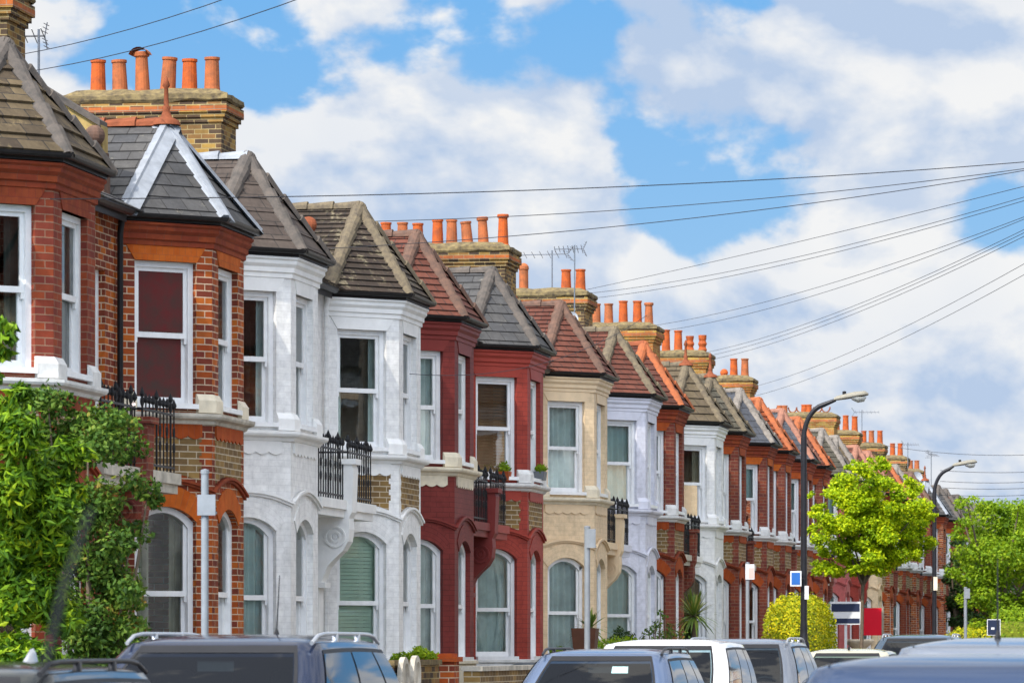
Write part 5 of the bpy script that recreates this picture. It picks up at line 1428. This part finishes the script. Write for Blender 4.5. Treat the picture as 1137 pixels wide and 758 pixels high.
# its long aerial, in the car's own axes (facing away: x=+Y, y=-X)
def loccar(p): return Vector((p.y-cn.y,-(p.x-cn.x),p.z))
pa=at(52,735,s=5.2); pb=at(72,650,s=5.2); pc=at(102,565,s=5.2)
pbase=pa+(pa-pb)*1.9; pbase.z=1.43
g=MB(); g.tube([loccar(v) for v in (pbase,pa,pb,pc)],[.0055,.005,.0045,.0035],8); part('roof_aerial',g,M['blackplastic'],ck)
# ------------------------------------------------------------------ camera
cam=bpy.data.cameras.new('Camera'); co=bpy.data.objects.new('Camera',cam); COL.objects.link(co); SC.camera=co
co.location=(0,0,CAMZ); co.rotation_euler=(PI/2,0,YAW)
cam.sensor_width=36; cam.lens=F*36/1137; cam.shift_y=(HY-379)/1137; cam.clip_end=6000; cam.clip_start=.1
cam.dof.use_dof=True; cam.dof.focus_distance=66; cam.dof.aperture_fstop=9.5
SC.render.resolution_x=1024; SC.render.resolution_y=682
# ------------------------------------------------------------------ light
SUN_B=R(27); SUN_E=R(45)
tos=Vector((-math.sin(SUN_B)*math.cos(SUN_E),-math.cos(SUN_B)*math.cos(SUN_E),math.sin(SUN_E)))
sl=bpy.data.lights.new('Sun','SUN'); sl.energy=3.4; sl.angle=R(.5); sl.color=(1,.94,.84)
so=bpy.data.objects.new('Sun',sl); COL.objects.link(so); so.rotation_euler=tos.to_track_quat('Z','Y').to_euler()
w=bpy.data.worlds.new('World'); SC.world=w; w.use_nodes=True; nt=w.node_tree
bg=nt.nodes['Background']; bg.inputs[1].default_value=.1
sky=N(nt,'ShaderNodeTexSky'); sky.sky_type='NISHITA'; sky.sun_disc=False; sky.sun_elevation=SUN_E; sky.sun_rotation=math.atan2(tos.x,tos.y)
sky.air_density=1.0; sky.dust_density=.4; sky.ozone_density=2.5
tc=N(nt,'ShaderNodeTexCoord'); D=tc.outputs['Generated']
def vmath(op,a,b=None,s=None):
    n=N(nt,'ShaderNodeVectorMath',operation=op); nt.links.new(a,n.inputs[0])
    if b is not None:
        if isinstance(b,(tuple,Vector)): n.inputs[1].default_value=b
        else: nt.links.new(b,n.inputs[1])
    return n
def smath(op,a,b,clamp=False):
    n=N(nt,'ShaderNodeMath',operation=op); n.use_clamp=clamp
    for k,v in ((0,a),(1,b)):
        if isinstance(v,(int,float)): n.inputs[k].default_value=v
        else: nt.links.new(v,n.inputs[k])
    return n.outputs[0]
def skydir(px,py):
    th=math.atan((px-CX)/F)-YAW; x=(px-CX)/F
    v=Vector((x,1,(HY-py)/F)); c,s=math.cos(YAW),math.sin(YAW)
    return Vector((v.x*c-v.y*s,v.x*s+v.y*c,v.z)).normalized()
def cloudnoise(off):
    mp=N(nt,'ShaderNodeMapping'); mp.inputs[1].default_value=off; mp.inputs[3].default_value=(1,1,1.5); nt.links.new(D,mp.inputs[0])
    n=N(nt,'ShaderNodeTexNoise'); n.inputs['Scale'].default_value=17; n.inputs['Detail'].default_value=9; n.inputs['Roughness'].default_value=.53; n.inputs['Distortion'].default_value=.15
    nt.links.new(mp.outputs[0],n.inputs['Vector']); return n.outputs[0]
n0=cloudnoise((3.1,1.7,.4)); n1=cloudnoise((3.1-.003,1.7-.0035,.4+.0115))
# where the sky opens and where the big banks of cumulus stand (directions in the sky)
def blobs(lst,k_=1.0):
    acc=None
    for (px,py,rad,amt) in lst:
        v=skydir(px,py); d=vmath('DISTANCE',vmath('NORMALIZE',D).outputs[0],v).outputs['Value']
        f=smath('DIVIDE',d,rad); f=smath('MULTIPLY',f,f); f=smath('MULTIPLY',f,-1.0); f=smath('EXPONENT',f,0); f=smath('MULTIPLY',f,amt*k_)
        acc=f if acc is None else smath('ADD',acc,f)
    return acc
bias=blobs([(60,85,.020,-.12),(230,50,.022,-.22),(330,85,.018,-.24),(400,75,.014,-.20),(500,20,.016,-.30),(575,30,.016,-.30),(460,55,.012,-.2),(640,12,.012,-.2),(120,0,.02,.10),(300,0,.022,.2),
            (695,165,.013,-.24),(740,215,.012,-.20),(790,245,.013,-.20),(835,260,.010,-.12),(860,150,.012,-.22),(1090,215,.014,-.22),(1120,250,.01,-.15),(450,215,.010,-.2),(840,5,.012,-.20),(560,265,.010,-.12),(760,290,.012,-.1),
            (200,110,.012,.08),(330,160,.022,.16),(520,110,.028,.26),(600,170,.022,.22),(770,80,.022,.2),(990,110,.035,.22),(1080,340,.05,.2),(930,30,.03,.16),(700,360,.04,.16),(900,330,.045,.16),(640,260,.02,.08),(1000,480,.05,.10),(350,260,.05,.16)])
glow=blobs([(490,60,.018,.35),(560,110,.018,.30),(620,180,.018,.30),(400,150,.02,.1),(1100,130,.028,.35),(1000,170,.02,.25),(900,290,.025,.25),(1130,360,.03,.2),(980,290,.018,.3),(1050,200,.02,-.1),(640,80,.016,-.15),(730,60,.025,-.12),(900,110,.018,-.1),(820,40,.02,-.1),(1060,30,.02,-.12),(350,200,.02,-.15),(520,180,.02,-.25),(800,350,.03,-.15),(1000,350,.03,-.25),(1000,430,.03,-.3),(700,260,.02,-.15)],.62)
dens=smath('ADD',smath('ADD',smath('MULTIPLY',smath('SUBTRACT',n0,.5),2.3),bias),.52)
mask=N(nt,'ShaderNodeMapRange'); mask.interpolation_type='SMOOTHSTEP'; mask.inputs[1].default_value=.44; mask.inputs[2].default_value=.60; nt.links.new(dens,mask.inputs[0])
# lit side versus shaded body of the cloud
dif=smath('SUBTRACT',n0,n1)
lit=N(nt,'ShaderNodeMapRange'); lit.inputs[1].default_value=-.065; lit.inputs[2].default_value=.065; nt.links.new(dif,lit.inputs[0])
nb=N(nt,'ShaderNodeTexNoise'); nb.inputs['Scale'].default_value=12; nb.inputs['Detail'].default_value=5; nt.links.new(D,nb.inputs['Vector'])
big=N(nt,'ShaderNodeMapRange'); big.inputs[1].default_value=.38; big.inputs[2].default_value=.62; nt.links.new(nb.outputs[0],big.inputs[0])
lf=smath('SUBTRACT',smath('ADD',smath('MULTIPLY',lit.outputs[0],.95),smath('MULTIPLY',big.outputs[0],.35)),smath('SUBTRACT',.16,glow),True)
ccol=mixc(nt,lf,(3.5,4.4,5.85),(6.55,6.6,6.65))
sz=N(nt,'ShaderNodeSeparateXYZ'); nt.links.new(D,sz.inputs[0])
el=N(nt,'ShaderNodeMapRange'); el.inputs[1].default_value=0; el.inputs[2].default_value=.16; nt.links.new(sz.outputs[2],el.inputs[0])
tint=mixc(nt,.8,sky.outputs[0],mixc(nt,el.outputs[0],(2.3,3.9,5.9),(.6,2.85,6.2)))
hi=N(nt,'ShaderNodeMapRange'); hi.inputs[1].default_value=.2; hi.inputs[2].default_value=.45; nt.links.new(sz.outputs[2],hi.inputs[0])
tint=mixc(nt,hi.outputs[0],tint,sky.outputs[0]); ccol=mixc(nt,hi.outputs[0],ccol,(6.2,6.25,6.3))
maskf=smath('ADD',mask.outputs[0],smath('MULTIPLY',hi.outputs[0],.35),True)
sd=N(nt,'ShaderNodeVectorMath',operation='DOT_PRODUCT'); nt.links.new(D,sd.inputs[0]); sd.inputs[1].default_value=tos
sf=smath('POWER',smath('MAXIMUM',sd.outputs['Value'],0.0),1.5); sf=smath('ADD',smath('MULTIPLY',sf,4.2),1.0)  # unseen sky on the sun's side brightened as added fill light
skyc=mixc(nt,maskf,tint,ccol)
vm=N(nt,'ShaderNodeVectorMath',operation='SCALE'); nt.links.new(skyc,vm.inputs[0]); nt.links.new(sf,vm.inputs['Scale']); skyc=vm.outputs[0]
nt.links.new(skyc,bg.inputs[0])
w.cycles.sampling_method='MANUAL'; w.cycles.sample_map_resolution=1024
SC.view_settings.view_transform='Standard'; SC.view_settings.look='None'; SC.view_settings.exposure=0.46; SC.view_settings.gamma=1
